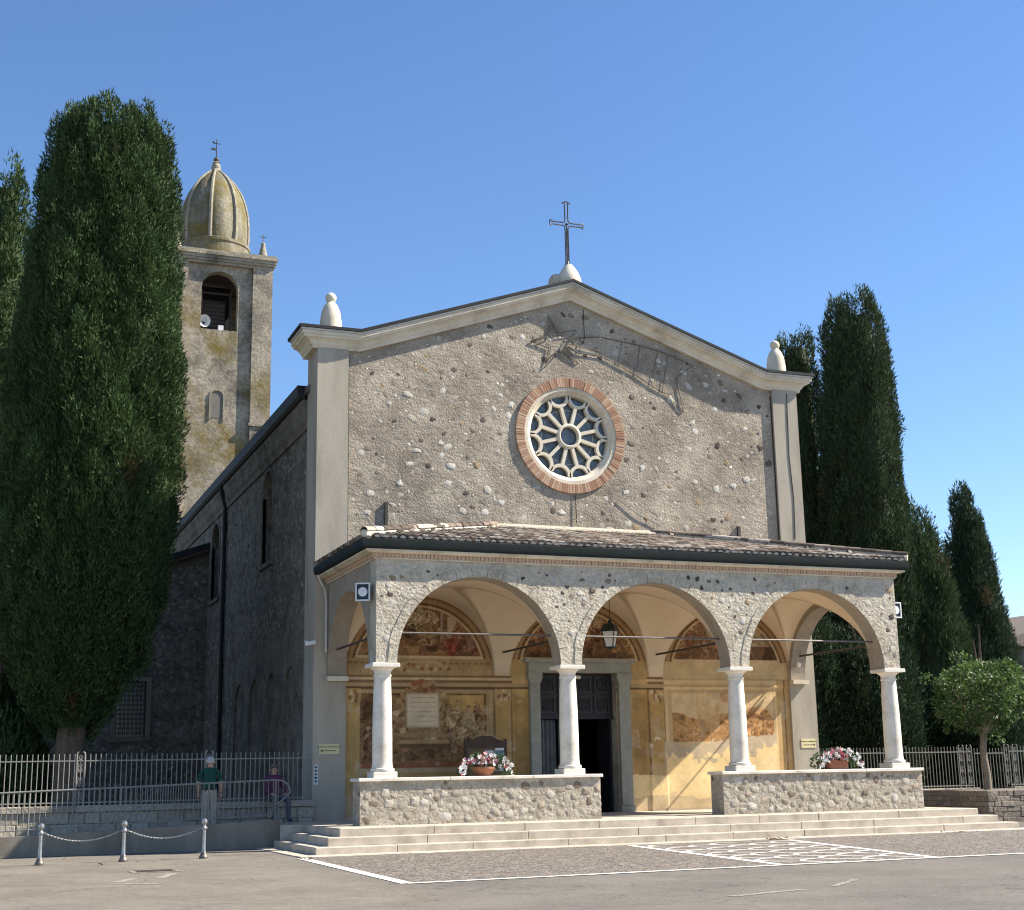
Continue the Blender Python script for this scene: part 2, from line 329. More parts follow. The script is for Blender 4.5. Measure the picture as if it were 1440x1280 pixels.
# faded painted arrow on the asphalt
WP = mat('worn_paint', [(.20,.18,.15),(.25,.23,.19),(.36,.335,.29)], 14, .9)
for i, (p0, p1, w_) in enumerate(([(-13.15,-7.2),(-12.75,-6.4),.2], [(-13.3,-7.5),(-12.6,-7.9),.14], [(-12.4,-6.6),(-12.05,-5.6),.22], [(-4.6,-14.0),(-3.7,-13.2),.09], [(-6.5,-14.6),(-5.2,-14.2),.12])):
    mb = MB(); mb.add(*strip(p0, p1, w_, .0042+.0003*i, 24, w_*.55)); tag(mb.build('worn_paint_mark', WP), kind='structure')
# drain grate
dg = empty('drain_grate', (-12.24,-4.75,0), 'small iron drain grate in a pale collar set in the asphalt', 'drain')
MB().box(-.42,.42,-.34,.34,.002,.008).build('collar', MT['concrete'], dg)
for i in range(9): MB().box(-.30+i*.07,-.265+i*.07,-.2,.2,.008,.016).build('bar', MT['iron'], dg)
MB().box(-.33,.33,-.23,-.2,.008,.014).build('frame', MT['iron'], dg); MB().box(-.33,.33,.2,.23,.008,.014).build('frame', MT['iron'], dg)

# ------------------------------------------------------------ steps
st = empty('church_steps', (0,0,0), 'pale limestone steps wrapping round the front of the arcaded porch', 'steps')
rng = random.Random(11)
def slabrow(x0, x1, y0, y1, z0, z1, L, par):
    x = x0; first = True
    while x < x1-.05:
        l = L*rng.uniform(.75, 1.25); e = x+l
        if x1-e < L*.5: e = x1
        dz = rng.uniform(-.003, .003); dy = rng.uniform(-.004, .004)
        MB().cbox(x+.003, e-.003, y0+dy, y1, z0, z1+dz, .012).build('slab', MT['step'], par); x = e
def slabcol(x0, x1, y0, y1, z0, z1, L, par):
    y = y0
    while y < y1-.05:
        e = min(y1, y+L*rng.uniform(.8, 1.2))
        if y1-e < L*.4: e = y1
        MB().cbox(x0, x1, y+.003, e-.003, z0, z1+rng.uniform(-.002, .002), .012).build('slab', MT['step'], par); y = e
XS, Y1, T = 8.101, -1.43, .328
for k in range(3):      # k=0 top
    zt = .5-k*.1667; zb = zt-.1667; e = XS+k*T; yf = Y1-k*T; dep = .62 if k == 0 else T+.12
    slabrow(-e, e, yf, yf+dep, zb+.002, zt, 2.1, st)
    if k: slabcol(-e, -e+T+.1, yf+dep+.003, 1.89, zb+.002, zt-.001, 1.6, st)
    slabcol(e-(T+.1 if k else .6), e, yf+dep+.003, 3.4, zb+.002, zt-.001, 1.6, st)
slabrow(-XS-3*T-.08, XS+3*T+.08, Y1-3*T-.08, Y1-2*T+.1, .0, .022, 2.3, st)
slabcol(-XS-3*T-.08, -XS-2*T+.05, Y1-2*T+.103, 1.88, .0, .02, 1.8, st)
MB().box(-XS+.02, XS-.55, Y1+.63, 4.3, .05, .492).build('porch_floor', MT['step'], st)
MB().box(-8.62, -7.55, 1.89, 4.2, .04, .489).build('landing', MT['step'], st)
slabcol(-XS, -XS+.55, Y1+.623, 1.885, .335, .499, 1.6, st)

# ------------------------------------------------------------ church
D = 4.322
ch = empty('church', (0,0,0), 'stone gabled church with rose window and arcaded fresco porch', 'church')
# facade wall: two halves round the rose and the door
RC = (-.09, 10.74); RR = 1.42; W = 7.34
gz = lambda x: 14.78-.342*abs(x)
dl, dr, dt = -1.22, 1.05, 4.17
left = [(-W,0),(dl,0),(dl,dt),(RC[0],dt)]+arc(*RC, RR, 270, 90, 32)+[(RC[0],gz(RC[0])),(-6.4,gz(6.4)),(-W,12.6)]
right = [(W,0),(W,12.6),(6.4,gz(6.4)),(0,gz(0)),(RC[0],gz(RC[0]))]+arc(*RC, RR, 90, -90, 32)+[(RC[0],dt),(dr,dt),(dr,0)]
mb = MB(); mb.prism(left, D, D+.7); mb.prism(right, D, D+.7); facade = mb.build('facade_wall', MT['mortar'], ch)
# corner pilasters
for s in (-1, 1):
    a, b = sorted((s*W, s*(W-.835)))
    MB().box(a-.004, b, D-.1, D+1.0, 0, 12.62).build('pilaster', MT['render'], ch)
    MB().box(b+.002 if s < 0 else a-.035, b+.035 if s < 0 else a-.002, D-.03, D+.01, 7.0, 12.4).build('joint_strip', MT['iron'], ch)
# cornice swept over gable and pilasters
FO = .64
def sweep(path, prof, yb=5.6):
    mb = MB(); rows = []
    pts = [('b', -W, path[0][1])]+[('p', x, z) for x, z in path]+[('e', W, path[-1][1])]
    vs = []; k = len(prof)
    for t, x, z in pts:
        for o_, h in prof:
            if t == 'b': vs.append((x-o_, yb, z+h))
            elif t == 'e': vs.append((x+o_, yb, z+h))
            else: vs.append((x-(o_ if x <= -W else 0)+(o_ if x >= W else 0), D-o_*FO, z+h))
    fs = []
    for i in range(len(pts)-1):
        for j in range(k): fs.append((i*k+j, i*k+(j+1) % k, (i+1)*k+(j+1) % k, (i+1)*k+j))
    fs += [tuple(range(k)), tuple((len(pts)-1)*k+j for j in range(k-1, -1, -1))]
    return mb.add(vs, fs)
gp = [(-W,12.61),(-6.22,12.61),(0,14.735),(6.22,12.61),(W,12.61)]
cor = [(-.02,-.02),(.14,-.02),(.15,.05),(.19,.08),(.24,.16),(.33,.22),(.40,.24),(.41,.285),(.46,.31),(.46,.40),(-.02,.40)]
sweep(gp, cor, 5.4).build('cornice', MT['cream_stone'], ch)
sweep(gp, [(-.05,.404),(.50,.404),(.50,.45),(-.05,.45)], 5.4).build('drip_edge', MT['zinc'], ch)
sweep(gp, [(-.05,.452),(.52,.452),(.55,.46),(.55,.535),(.52,.545),(-.05,.58)], 5.45).build('flashing', MT['metal_dark'], ch)
# pinnacles
for s in (-1, 1):
    p = MB().lathe([(.30,0),(.295,.1),(.285,.35),(.25,.6),(.18,.78),(.115,.86),(.10,.89),(.135,.93),(.15,1.0),(.135,1.07),(.07,1.13),(.0,1.14)], 24, (s*6.92, D+.25, 13.13), cap=False).build('pinnacle', MT['cream_stone'], ch, True)
# cross base and cross
mb = MB().lathe([(.36,0),(.36,.12),(.34,.24),(.27,.42),(.17,.58),(.11,.66),(.0,.67)], 22, (0.03, D+.05, 15.16), cap=False)
mb.lathe([(.24,0),(.25,.12),(.22,.28),(.13,.40),(.0,.44)], 18, (-.3, D+.2, 15.13), cap=False); mb.build('cross_base', MT['cream_stone'], ch, True)
MT['cross'] = mat('weathered_cross_metal', [(.10,.095,.09),(.22,.20,.19)], 6, .4, metal=.6)
cr = MB(); cy = D+.05
zc_, za, zt = 15.82, 17.08, 17.75
cr.lathe([(.09,0),(.10,.05),(.05,.11),(.04,.16)], 12, (0,cy,15.76))
for sx in (-1, 1):
    cr.tube([(sx*.05,cy,zc_),(sx*.045,cy,za-.18),(sx*.06,cy,za-.07),(sx*.12,cy,za-.045),(sx*.46,cy,za-.04),(sx*.5,cy,za-.09),(sx*.515,cy,za-.05)], .022, 6)
    cr.tube([(sx*.05,cy,zt),(sx*.045,cy,za+.18),(sx*.06,cy,za+.07),(sx*.12,cy,za+.045),(sx*.46,cy,za+.04),(sx*.5,cy,za+.09),(sx*.515,cy,za+.05)], .022, 6)
    cr.tube([(sx*.05,cy,zt-.03),(sx*.06,cy,zt+.02),(sx*.11,cy,zt-.005),(sx*.12,cy,zt-.05)], .02, 6)
    cr.tube([(sx*.515,cy,za-.08),(sx*.53,cy,za),(sx*.515,cy,za+.08)], .02, 6)
cr.tube([(-.07,cy,zt),(0,cy,zt+.04),(.07,cy,zt)], .02, 6); cr.tube([(0,cy,zc_-.02),(0,cy,za)], .02, 6); cr.lathe([(.0,-.06),(.06,0),(.0,.06)], 10, (0,cy,za), cap=False)
cr.build('cross', MT['cross'], ch, True)

# ---- stones set in the masonry
def stone_mesh(i, rg):
    n = 8; vs = []; fs = []; rad = [rg.uniform(.55, 1.2) for _ in range(n)]
    for ring, (q, h) in enumerate(((1.0, .25), (.86, -.55), (.5, -.92))):
        for k in range(n):
            a = 2*math.pi*k/n; r_ = rad[k]*q*rg.uniform(.95, 1.05); vs.append((r_*math.cos(a), h*rg.uniform(.85, 1.15), r_*math.sin(a)))
    vs.append((rg.uniform(-.2,.2), -1, rg.uniform(-.2,.2)))
    for t in (0, 1):
        for k in range(n): fs.append((t*n+k, t*n+(k+1) % n, (t+1)*n+(k+1) % n, (t+1)*n+k))
    for k in range(n): fs.append((2*n+k, 2*n+(k+1) % n, 3*n))
    return vs, fs
rg = random.Random(5)
SV = [stone_mesh(i, rg) for i in range(10)]
SMESH = []
for v, f in SV:
    me = bpy.data.meshes.new('stone'); me.from_pydata(v, [], f); me.materials.append(MT['stone'])
    bm = bmesh.new(); bm.from_mesh(me); bmesh.ops.recalc_face_normals(bm, faces=bm.faces); bm.to_mesh(me); bm.free()
    me.polygons.foreach_set('use_smooth', [True]*len(me.polygons)); me.set_sharp_from_angle(angle=R(50)); SMESH.append(me)
FMESH = []
for me in SMESH:
    q = me.copy(); q.materials.clear(); q.materials.append(MT['fstone']); FMESH.append(q)
SVA = [np.array(v) for v, f in SV]
SFA = []
for v, f in SV:
    t = []
    for q in f:
        t.append((q[0], q[1], q[2]))
        if len(q) == 4: t.append((q[0], q[2], q[3]))
    SFA.append(np.array(t))
def darts(bounds, ok, sizes, seed, tries=6, gap=1.0, cap=None):
    rs = np.random.RandomState(seed); P = np.zeros((len(sizes), 3)); n = 0
    for r_ in sizes:
        for _ in range(tries):
            x = rs.uniform(bounds[0], bounds[1]); z = rs.uniform(bounds[2], bounds[3])
            if not ok(x, z, r_): continue
            if n:
                d = np.hypot(P[:n, 0]-x, P[:n, 1]-z)
                if np.any(d < (P[:n, 2]+r_)*gap): continue
            P[n] = (x, z, r_); n += 1; break
    return P[:n]
PAL = np.array(STONES)
def put_stones(P, nind, plane, parent, seed, depth=.3, flip=1, dark=1.0, pw=None, meshes=None, tone=None, var=.15):
    """plane(x,z)->world xyz and axis: 'y' front faces, 'x' side faces"""
    rs = random.Random(seed); nr = np.random.RandomState(seed); fn, ax = plane
    for x, z, r_ in P[:nind]:
        o = bpy.data.objects.new('stone', rs.choice(meshes or SMESH)); COL.objects.link(o); o.parent = parent
        o.location = fn(x, z); asp = rs.uniform(.85, 1.45)
        o.scale = (r_*asp**.5, min(.06, r_*depth*rs.uniform(.6, 1.3)), r_/asp**.5)
        o.rotation_euler = (0, rs.uniform(-.5, .5)+(math.pi if rs.random() < .5 else 0), 0) if ax == 'y' else (0, 0, -math.pi/2)
    Q = P[nind:]
    if len(Q):
        V = []; F = []; C = []; b = 0
        for x, z, r_ in Q:
            i = rs.randrange(len(SVA)); v = SVA[i].copy(); asp = rs.uniform(.8, 1.7)
            v *= (r_*asp**.5, min(.05, r_*depth*rs.uniform(.6, 1.3)), r_/asp**.5)
            a = rs.uniform(-.6, .6); c, s = math.cos(a), math.sin(a); v[:, [0, 2]] = v[:, [0, 2]]@np.array([[c, s], [-s, c]])
            if ax == 'x': v = np.stack([v[:, 1], -v[:, 0], v[:, 2]], 1)
            v = v+np.array(fn(x, z)); V.append(v); F.append(SFA[i]+b); b += len(v)
            k = nr.choice(len(PAL), p=pw); col = (PAL[k] if tone is None else np.array(tone))*nr.uniform(1-var, 1+var)*dark; C.append(np.tile(col, (len(v), 1)))
        tag(np_mesh('small_stones', np.concatenate(V), np.concatenate(F), MT['stone_attr'], parent, np.concatenate(C), False), kind='stuff')
def okf(x, z, r_):
    if abs(x) > W-.9-r_ or z > gz(x)-.1-r_ or z < 6.9: return False
    return math.hypot(x-RC[0], z-RC[1]) > 1.72+r_
rs = np.random.RandomState(1)
sz = np.concatenate([np.sort(.06+.075*rs.rand(300)**1.6)[::-1], np.sort(.055+.08*rs.rand(1500)**1.4)[::-1], np.sort(.024+.028*rs.rand(2000)**1.2)[::-1]])
P = darts((-6.5, 6.5, 7, 14.6), okf, sz, 2, 5)
pwf = np.array([.10,.09,.08,.13,.08,.14,.06,.05,.17,.04,.04,.02]); pwf /= pwf.sum(); pl = (lambda x, z: (x, D+.006, z), 'y')
put_stones(P[:300], 300, pl, facade, 3, .14, meshes=FMESH)
mid = P[300:]; put_stones(mid[mid[:, 2] > .053], 0, pl, facade, 13, .055, tone=(.345,.298,.238), var=.36); put_stones(mid[mid[:, 2] <= .053], 0, pl, facade, 14, .2, pw=pwf)

# ---- rose window
rw = empty('rose_window', (0,0,0)); rw.parent = ch
def bar2(mb, p, q, w, y0, y1):
    p = Vector(p); q = Vector(q); d = (q-p).normalized(); n = Vector((-d.y, d.x))*w/2
    mb.prism([p-n, q-n, q+n, p+n], y0, y1); return mb
nb = 124; bm_ = None
v = [];
for i in range(nb):
    a0 = 2*math.pi*(i+.06)/nb; a1 = 2*math.pi*(i+.94)/nb; mb = MB()
    pts = [(1.40,a0),(1.655,a0),(1.655,a1),(1.40,a1)]
    mb.prism([(r_*math.cos(a), r_*math.sin(a)) for r_, a in pts], -.055-rng.uniform(0,.010), .1)
    o = mb.build('brick', MT['brick'], rw); o.location = (RC[0], D, RC[1])
def ring(prof, n=72):      # prof: (radius, y) closed
    mb = MB(); vs = []; k = len(prof); fs = []
    for i in range(n):
        a = 2*math.pi*i/n
        for r_, y in prof: vs.append((RC[0]+r_*math.cos(a), D+y, RC[1]+r_*math.sin(a)))
    for i in range(n):
        for j in range(k): fs.append((i*k+j, i*k+(j+1) % k, ((i+1) % n)*k+(j+1) % k, ((i+1) % n)*k+j))
    return mb.add(vs, fs)
ring([(1.398,-.03),(1.30,-.03),(1.27,0.0),(1.25,.04),(1.20,.06),(1.17,.10),(1.16,.22),(1.398,.3)]).build('stone_ring', MT['cream_stone'], rw, True)
ring([(1.64,-.035),(1.40,-.035),(1.40,.06),(1.64,.06)]).build('mortar_ring', MT['hipmortar'], rw)
MT['tracery'] = mat('tracery_stone', [(.58,.52,.40),(.68,.62,.50)], 4, .85, .2, 30, fine=.05)
ring([(.27,.06),(.29,.04),(.33,.04),(.36,.06),(.36,.18),(.27,.18)]).build('hub', MT['tracery'], rw, True)
for i in range(12):
    a = 2*math.pi*(i+.5)/12; mb = MB(); ca, sa = math.cos(a), math.sin(a)
    pts = []
    for s, q in ((-1, .35), (-1, .90)): pts.append((q, s*.048))
    for s, q in ((1, .90), (1, .35)): pts.append((q, s*.048))
    pts = [(RC[0]+x*ca-y*sa, RC[1]+x*sa+y*ca) for x, y in pts]
    mb.prism(pts, D+.065, D+.175); mb.build('spoke', MT['tracery'], rw)
    # scallop arc between tips, open outward
    a2 = a+2*math.pi/24; a3 = a; c = (RC[0]+1.17*math.cos(a3), RC[1]+1.17*math.sin(a3)); o_ = []; i_ = []
    for k in range(15):
        t = a3+math.pi/2+math.radians(8)+math.radians(164)*k/14
        o_.append((c[0]+.325*math.cos(t), c[1]+.325*math.sin(t))); i_.append((c[0]+.235*math.cos(t), c[1]+.235*math.sin(t)))
    MB().prism(o_+i_[::-1], D+.062, D+.178).build('scallop', MT['tracery'], rw)
    a0 = a; a1 = a+2*math.pi/12; pp = [(RC[0], RC[1])]+[(RC[0]+1.17*math.cos(a0+(a1-a0)*k/4), RC[1]+1.17*math.sin(a0+(a1-a0)*k/4)) for k in range(5)]
    MB().prism(pp, D+.225, D+.235+.001*(i % 2)).build('pane', MT['glass'], rw)
    # thin leading across each pane
    am = a+math.pi/12; lead = MB()
    for rr_ in (.78,):
        lead.tube([(RC[0]+rr_*math.cos(am+t), D+.218, RC[1]+(rr_)*math.sin(am+t)) for t in (-.18, -.06, .06, .18)], .008, 5)
    lead.build('leading', MT['zinc'], rw)

# ------------------------------------------------------------ porch
S = 4.52; CX = [(i-1.5)*S for i in range(4)]; ZS = 4.0; AR = 2.0
out = [(-7.0, ZS), (-S-AR, ZS)]
for k in (-1, 0, 1): out += arc(k*S, ZS, AR, 180, 0, 36)
out += [(7.0, ZS), (7.0, 6.33), (-7.0, 6.33)]
o2 = []
for p in out:
    if not o2 or abs(p[0]-o2[-1][0])+abs(p[1]-o2[-1][1]) > 1e-4: o2.append(p)
pf = MB().prism(o2, -.25, .25).build('porch_front_wall', MT['mortar_porch'], ch)
# arch rings of cut stone, a little proud of the wall, with joints
for k in (-1, 0, 1):
    n = 17
    for i in range(n):
        a0 = 180*(i+.02)/n; a1 = 180*(i+.98)/n; rw_ = 2.2+rng.uniform(-.025, .025)
        MB().prism(arc(k*S, ZS+.004, 1.994, a0, a1, 3)+arc(k*S, ZS+.004, rw_, a1, a0, 3), -.262-rng.uniform(0, .006), -.2).build('voussoir', MT['mortar_porch'], pf)
    mb = MB(); pts_o = arc(k*S, ZS, 1.998, 0, 180, 36); pts_i = arc(k*S, ZS, 1.985, 180, 0, 36)
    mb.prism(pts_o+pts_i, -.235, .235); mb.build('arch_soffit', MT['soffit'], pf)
for s in (-1, 1):
    prof = [(.25, ZS)]+arc(2.28, ZS, 1.90, 180, 0, 32)+[(4.215, ZS), (4.215, 6.33), (.25, 6.33)]
    prof = [(.25, ZS), (.38, ZS)]+prof[2:]
    a, b = sorted((s*7.0, s*6.52))
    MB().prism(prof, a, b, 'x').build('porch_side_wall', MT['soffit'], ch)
    MB().box(a-.02, b+.02, 4.02, 4.215, ZS-.12, ZS-.002).build('impost', MT['cream_stone'], ch)
def okp(x, z, r_):
    if abs(x) > 6.95-r_ or z > 6.25-r_ or z < ZS+.1: return False
    return min(math.hypot(x-k*S, z-ZS) for k in (-1, 0, 1)) > 2.21+r_*.9
sz = np.concatenate([np.sort(.035+.075*rs.rand(150)**1.8)[::-1], np.sort(.025+.05*rs.rand(500)**1.5)[::-1]])
P = darts((-7, 7, ZS, 6.3), okp, sz, 8, 12)
put_stones(P, min(150, len(P)), (lambda x, z: (x, -.246, z), 'y'), pf, 9, .14, meshes=FMESH, tone=(.47,.43,.36))

pwl = np.array([.14,.13,.13,.08,.12,.05,.1,.05,.05,.06,.07,.02]); pwl /= pwl.sum()
# columns
for i, x in enumerate(CX):
    c = empty('column', (x, 0, 1.5)); c.parent = ch
    MB().cbox(-.27,.27,-.27,.27,.0,.13,.012).build('plinth', MT['marble'], c)
    MB().lathe([(.235,.13),(.265,.14),(.275,.17),(.265,.2),(.24,.21),(.235,.235),(.228,.26),(.222,.35),(.221,.9),(.214,1.4),(.203,1.8),(.19,2.16),(.186,2.2),(.205,2.215),(.205,2.24),(.186,2.25),(.186,2.30)], 32).build('shaft', MT['marble'], c, True)
    MB().lathe([(.187,2.295),(.19,2.31),(.215,2.35),(.26,2.385),(.285,2.40),(.285,2.415),(.2,2.42)], 32).build('echinus', MT['marble'], c, True)
    MB().cbox(-.32,.32,-.32,.32,2.412,2.497,.01).build('abacus', MT['marble'], c)
# low walls with caps
for s, (x0, x1) in ((-1, (-7.36, -1.63)), (1, (1.6, 7.36))):
    lw = MB().box(x0, x1, -.30, .30, .3, 1.43).build('low_wall', MT['mortar_low'], ch)
    x = x0-.05
    for q in ((.36, .70, 1.0)):
        e = x0-.05+(x1-x0+.1)*q; MB().cbox(x+.002, e-.002, -.36, .36, 1.432, 1.5, .012).build('cap', MT['marble'], lw); x = e
    sz = np.sort(np.concatenate([rs.uniform(.06, .13, 130), .02+.05*rs.rand(500)]))[::-1]
    P = darts((x0, x1, .5, 1.43), lambda x, z, r_: x0+r_*.8 < x < x1-r_*.8 and .5+r_*.7 < z < 1.42-r_*.8, sz, 20+s, 14, .92)
    put_stones(P, min(230, len(P)), (lambda x, z: (x, -.294, z), 'y'), lw, 30+s, .17, pw=pwl)
    sz = np.sort(rs.uniform(.035, .1, 26))[::-1]
    P = darts((-.28, .28, .5, 1.42), lambda x, z, r_: abs(x) < .28-r_*.8 and .5+r_*.8 < z < 1.41-r_, sz, 40+s, 14, .95)
    put_stones(P, len(P), (lambda x, z: (x0+.005, -x, z), 'x'), lw, 50+s, .2)
# eaves: brick band, white moulding, gutter
def porch_sweep(prof):
    mb = MB(); vs = []; k = len(prof); fs = []
    for t in range(4):
        for o_, z in prof:
            sx = -1 if t < 2 else 1; y = 4.2 if t in (0, 3) else -.25-o_*.58
            vs.append((sx*(7.0+o_), y, z))
    for i in range(3):
        for j in range(k): fs.append((i*k+j, i*k+(j+1) % k, (i+1)*k+(j+1) % k, (i+1)*k+j))
    fs += [tuple(range(k)), tuple(3*k+j for j in range(k-1, -1, -1))]
    return mb.add(vs, fs)
porch_sweep([(-.1,6.332),(.05,6.332),(.05,6.363),(-.1,6.363)]).build('moulding', MT['cream_stone'], ch)
bb = MB(); nbk = 150
for i in range(nbk):
    x = -7.05+14.1*i/nbk; bb.box(x+.008, x+14.1/nbk-.008, -.305-.01*(i % 2), -.1, 6.365, 6.46)
for s in (-1, 1):
    for i in range(46):
        y = -.3+4.45*i/46; a, b = sorted((s*(7.085+.01*(i % 2)), s*6.9)); bb.box(a, b, y+.008, y+4.45/46-.008, 6.365, 6.46)
tag(bb.build('brick_band', MT['brickband'], ch), kind='stuff')
porch_sweep([(-.1,6.365),(.045,6.365),(.045,6.46),(-.1,6.46)]).build('band_backing', MT['hipmortar'], ch)
porch_sweep([(-.1,6.462),(.14,6.462),(.24,6.495),(.27,6.50),(.27,6.54),(-.1,6.54)]).build('moulding', MT['cream_stone'], ch)
gt = [(.24,6.545),(.31,6.545),(.36,6.565),(.385,6.62),(.39,6.75),(.37,6.75),(.36,6.73),(.24,6.73)]
porch_sweep(gt).build('gutter', MT['gutter'], ch, True)
MB().tube([(-7.3,4.1,6.55),(-7.2,4.12,6.35),(-7.1,4.13,6.2),(-7.06,4.13,5.9),(-7.06,4.13,4.6)], .03, 8).build('drain_pipe', MT['zinc'], ch)

# ---- porch roof of clay tiles
XR, YT, ZE, ZT = 2.45, 4.30, 6.835, 8.01; EX, EY = 7.33, -.43
pr = MB().add([(-EX,EY,ZE-.05),(EX,EY,ZE-.05),(XR,YT,ZT-.05),(-XR,YT,ZT-.05),(-EX,YT,ZE-.05),(EX,YT,ZE-.05),(-EX,EY,ZE-.09),(EX,EY,ZE-.09),(EX,YT,ZE-.09),(-EX,YT,ZE-.09)],
              [(0,1,2,3),(0,3,4),(1,5,2),(0,6,7,1),(1,7,8,5),(4,9,6,0),(9,8,7,6),(3,2,5,4)]).build('porch_roof', MT['mortar_side'], ch)
def tile_mesh(n=6, L=.46, r0=.085, r1=.07):
    vs = []; fs = []
    for k, (y, r_) in enumerate(((0, r0), (L, r1))):
        for i in range(n+1):
            a = math.pi*i/n; vs.append((r_*math.cos(a), y, r_*math.sin(a)))
        for i in range(n+1):
            a = math.pi*i/n; vs.append(((r_-.014)*math.cos(a), y, (r_-.014)*math.sin(a)))
    m_ = 2*(n+1)
    for i in range(n):
        fs += [(i, i+1, m_+i+1, m_+i), (n+1+i, m_+n+1+i, m_+n+2+i, n+2+i), (i, n+1+i, n+2+i, i+1)]
    return vs, fs
tv, tf = tile_mesh(); tme = bpy.data.meshes.new('tile'); tme.from_pydata(tv, [], tf); tme.materials.append(MT['tile']); tme.polygons.foreach_set('use_smooth', [True]*len(tf)); tme.set_sharp_from_angle(angle=R(50))
tva = np.array(tv); tfa = np.array(tf)
slope = (ZT-ZE)/(YT-EY); sl = math.atan(slope); rt_ = random.Random(4)
cand = []
pitch_x = .2; rowl = .40; LS = math.hypot(YT-EY, ZT-ZE)
def tile_xf(side, u, q):
    """u along the eave, q along the slope; returns matrix"""
    Mx = Matrix.Rotation(sl, 4, 'X')
    if side == 'f': base = Matrix.Translation((u, EY-.03, ZE-.035))
    elif side == 'l': base = Matrix.Translation((-EX-.03, u, ZE-.035))@Matrix.Rotation(-math.pi/2, 4, 'Z')
    else: base = Matrix.Translation((EX+.03, u, ZE-.035))@Matrix.Rotation(math.pi/2, 4, 'Z')
    return base@Mx@Matrix.Translation((rt_.uniform(-.008,.008), q, rt_.uniform(0,.012)))@Matrix.Rotation(rt_.uniform(-.025,.025), 4, 'Z')
ntile = 0; V = []; F = []; C = []; b = 0
TP = np.array([(.14,.11,.085),(.24,.19,.145),(.30,.25,.20),(.19,.15,.12),(.34,.30,.25),(.10,.08,.065),(.27,.205,.155)])
lst = []
for row in range(13):
    for i in range(int(2*EX/pitch_x)):
        lst.append(('f', -EX+.1+i*pitch_x, row*rowl))
for row in range(13):
    for i in range(24):
        lst.append(('l', EY+.1+i*pitch_x, row*rowl)); lst.append(('r', EY+.1+i*pitch_x, row*rowl))
for sd_, u, q in lst:
    yy = q*math.cos(sl)
    if q > LS-.2: continue
    if sd_ == 'f' and abs(u) > EX-(EX-XR)*(yy+.15)/(YT-EY): continue
    if sd_ != 'f' and (u-EY) < (YT-EY)*(yy+.15)/(EX-XR): continue
    Mx = tile_xf(sd_, u, q)
    if sd_ == 'f' and ntile < 300:
        o = bpy.data.objects.new('tile', tme); COL.objects.link(o); o.parent = pr; o.matrix_world = Mx; ntile += 1
    else:
        v = tva@np.array(Mx.to_3x3()).T+np.array(Mx.translation); V.append(v); F.append(tfa+b); b += len(v)
        C.append(np.tile(TP[rt_.randrange(7)]*rt_.uniform(.85,1.15), (len(v), 1)))
tag(np_mesh('upper_tiles', np.concatenate(V), np.concatenate(F), MT['tile_attr'], pr, np.concatenate(C), True), kind='stuff')
mp_ = MB()
for i in range(int(2*EX/pitch_x)):
    x = -EX+.1+i*pitch_x; y = EY-.02; c = [(x+.066*math.cos(math.pi*k/6), y+rt_.uniform(-.004,.004), ZE-.035+.062*math.sin(math.pi*k/6)) for k in range(7)]
    mp_.add(c+[(x, y-.012, ZE-.01)], [(k, k+1, 7) for k in range(6)]+[(6, 0, 7)])
tag(mp_.build('eave_mortar', MT['hipmortar'], pr), kind='stuff')
for s in (-1, 1):
    p0 = Vector((s*(EX+.02), EY-.02, ZE+.03)); p1 = Vector((s*XR, YT-.05, ZT+.02))
    mb = MB(); mb.tube([p0.lerp(p1, t/20)+Vector((0, 0, .012*math.sin(t*2.1))) for t in range(21)], .085, 8); mb.build('hip_mortar', MT['hipmortar'], pr, True)
    d = (p1-p0); n = 17
    for i in range(n):
        o = bpy.data.objects.new('hip_tile', tme); COL.objects.link(o); o.parent = pr
        o.matrix_world = Matrix.Translation(p0+d*(i/n)+Vector((0, 0, .055)))@d.to_track_quat('Y', 'Z').to_matrix().to_4x4()@Matrix.Scale(1.25, 4)@Matrix.Rotation(rt_.uniform(-.06,.06), 4, 'Z')
MB().prism([(YT+.04, ZT+.16), (YT+.04, ZT-.1), (YT-.14, ZT+.02), (YT-.13, ZT+.06), (YT-.02, ZT+.1)], -XR-.1, XR+.1, 'x').build('wall_flashing', MT['mortar_porch'], pr)

# ---- groin vaults
ZV = 4.07; RV = 2.03
nx, ny = 340, 110
X, Y = np.meshgrid(np.linspace(-6.52, 6.52, nx), np.linspace(.24, D-.005, ny), indexing='ij')
bx = X-np.round(X/S)*S; by = Y-2.285
f_ = np.where(abs(bx) < RV, np.sqrt(np.maximum(RV**2-bx**2, 0)), 0)+ZV; g_ = np.where(abs(by) < 1.99, np.sqrt(np.maximum(1.99**2-by**2, 0)), 0)+ZV
Zv = np.maximum(f_, g_)
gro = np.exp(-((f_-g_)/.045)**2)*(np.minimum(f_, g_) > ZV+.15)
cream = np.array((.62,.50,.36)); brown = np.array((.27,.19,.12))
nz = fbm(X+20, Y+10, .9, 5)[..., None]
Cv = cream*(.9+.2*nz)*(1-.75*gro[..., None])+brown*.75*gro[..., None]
edge = np.exp(-((abs(bx)-RV-.0)/.05)**2)*0
idx = np.arange(nx*ny).reshape(nx, ny)
Fv = np.stack([idx[:-1, :-1], idx[:-1, 1:], idx[1:, 1:], idx[1:, :-1]], -1).reshape(-1, 4)
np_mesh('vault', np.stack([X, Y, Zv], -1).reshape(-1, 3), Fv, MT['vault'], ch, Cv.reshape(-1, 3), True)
MB().box(-6.95, 6.95, -.2, 4.3, 6.335, 6.36).build('ceiling_board', MT['dark'], ch)

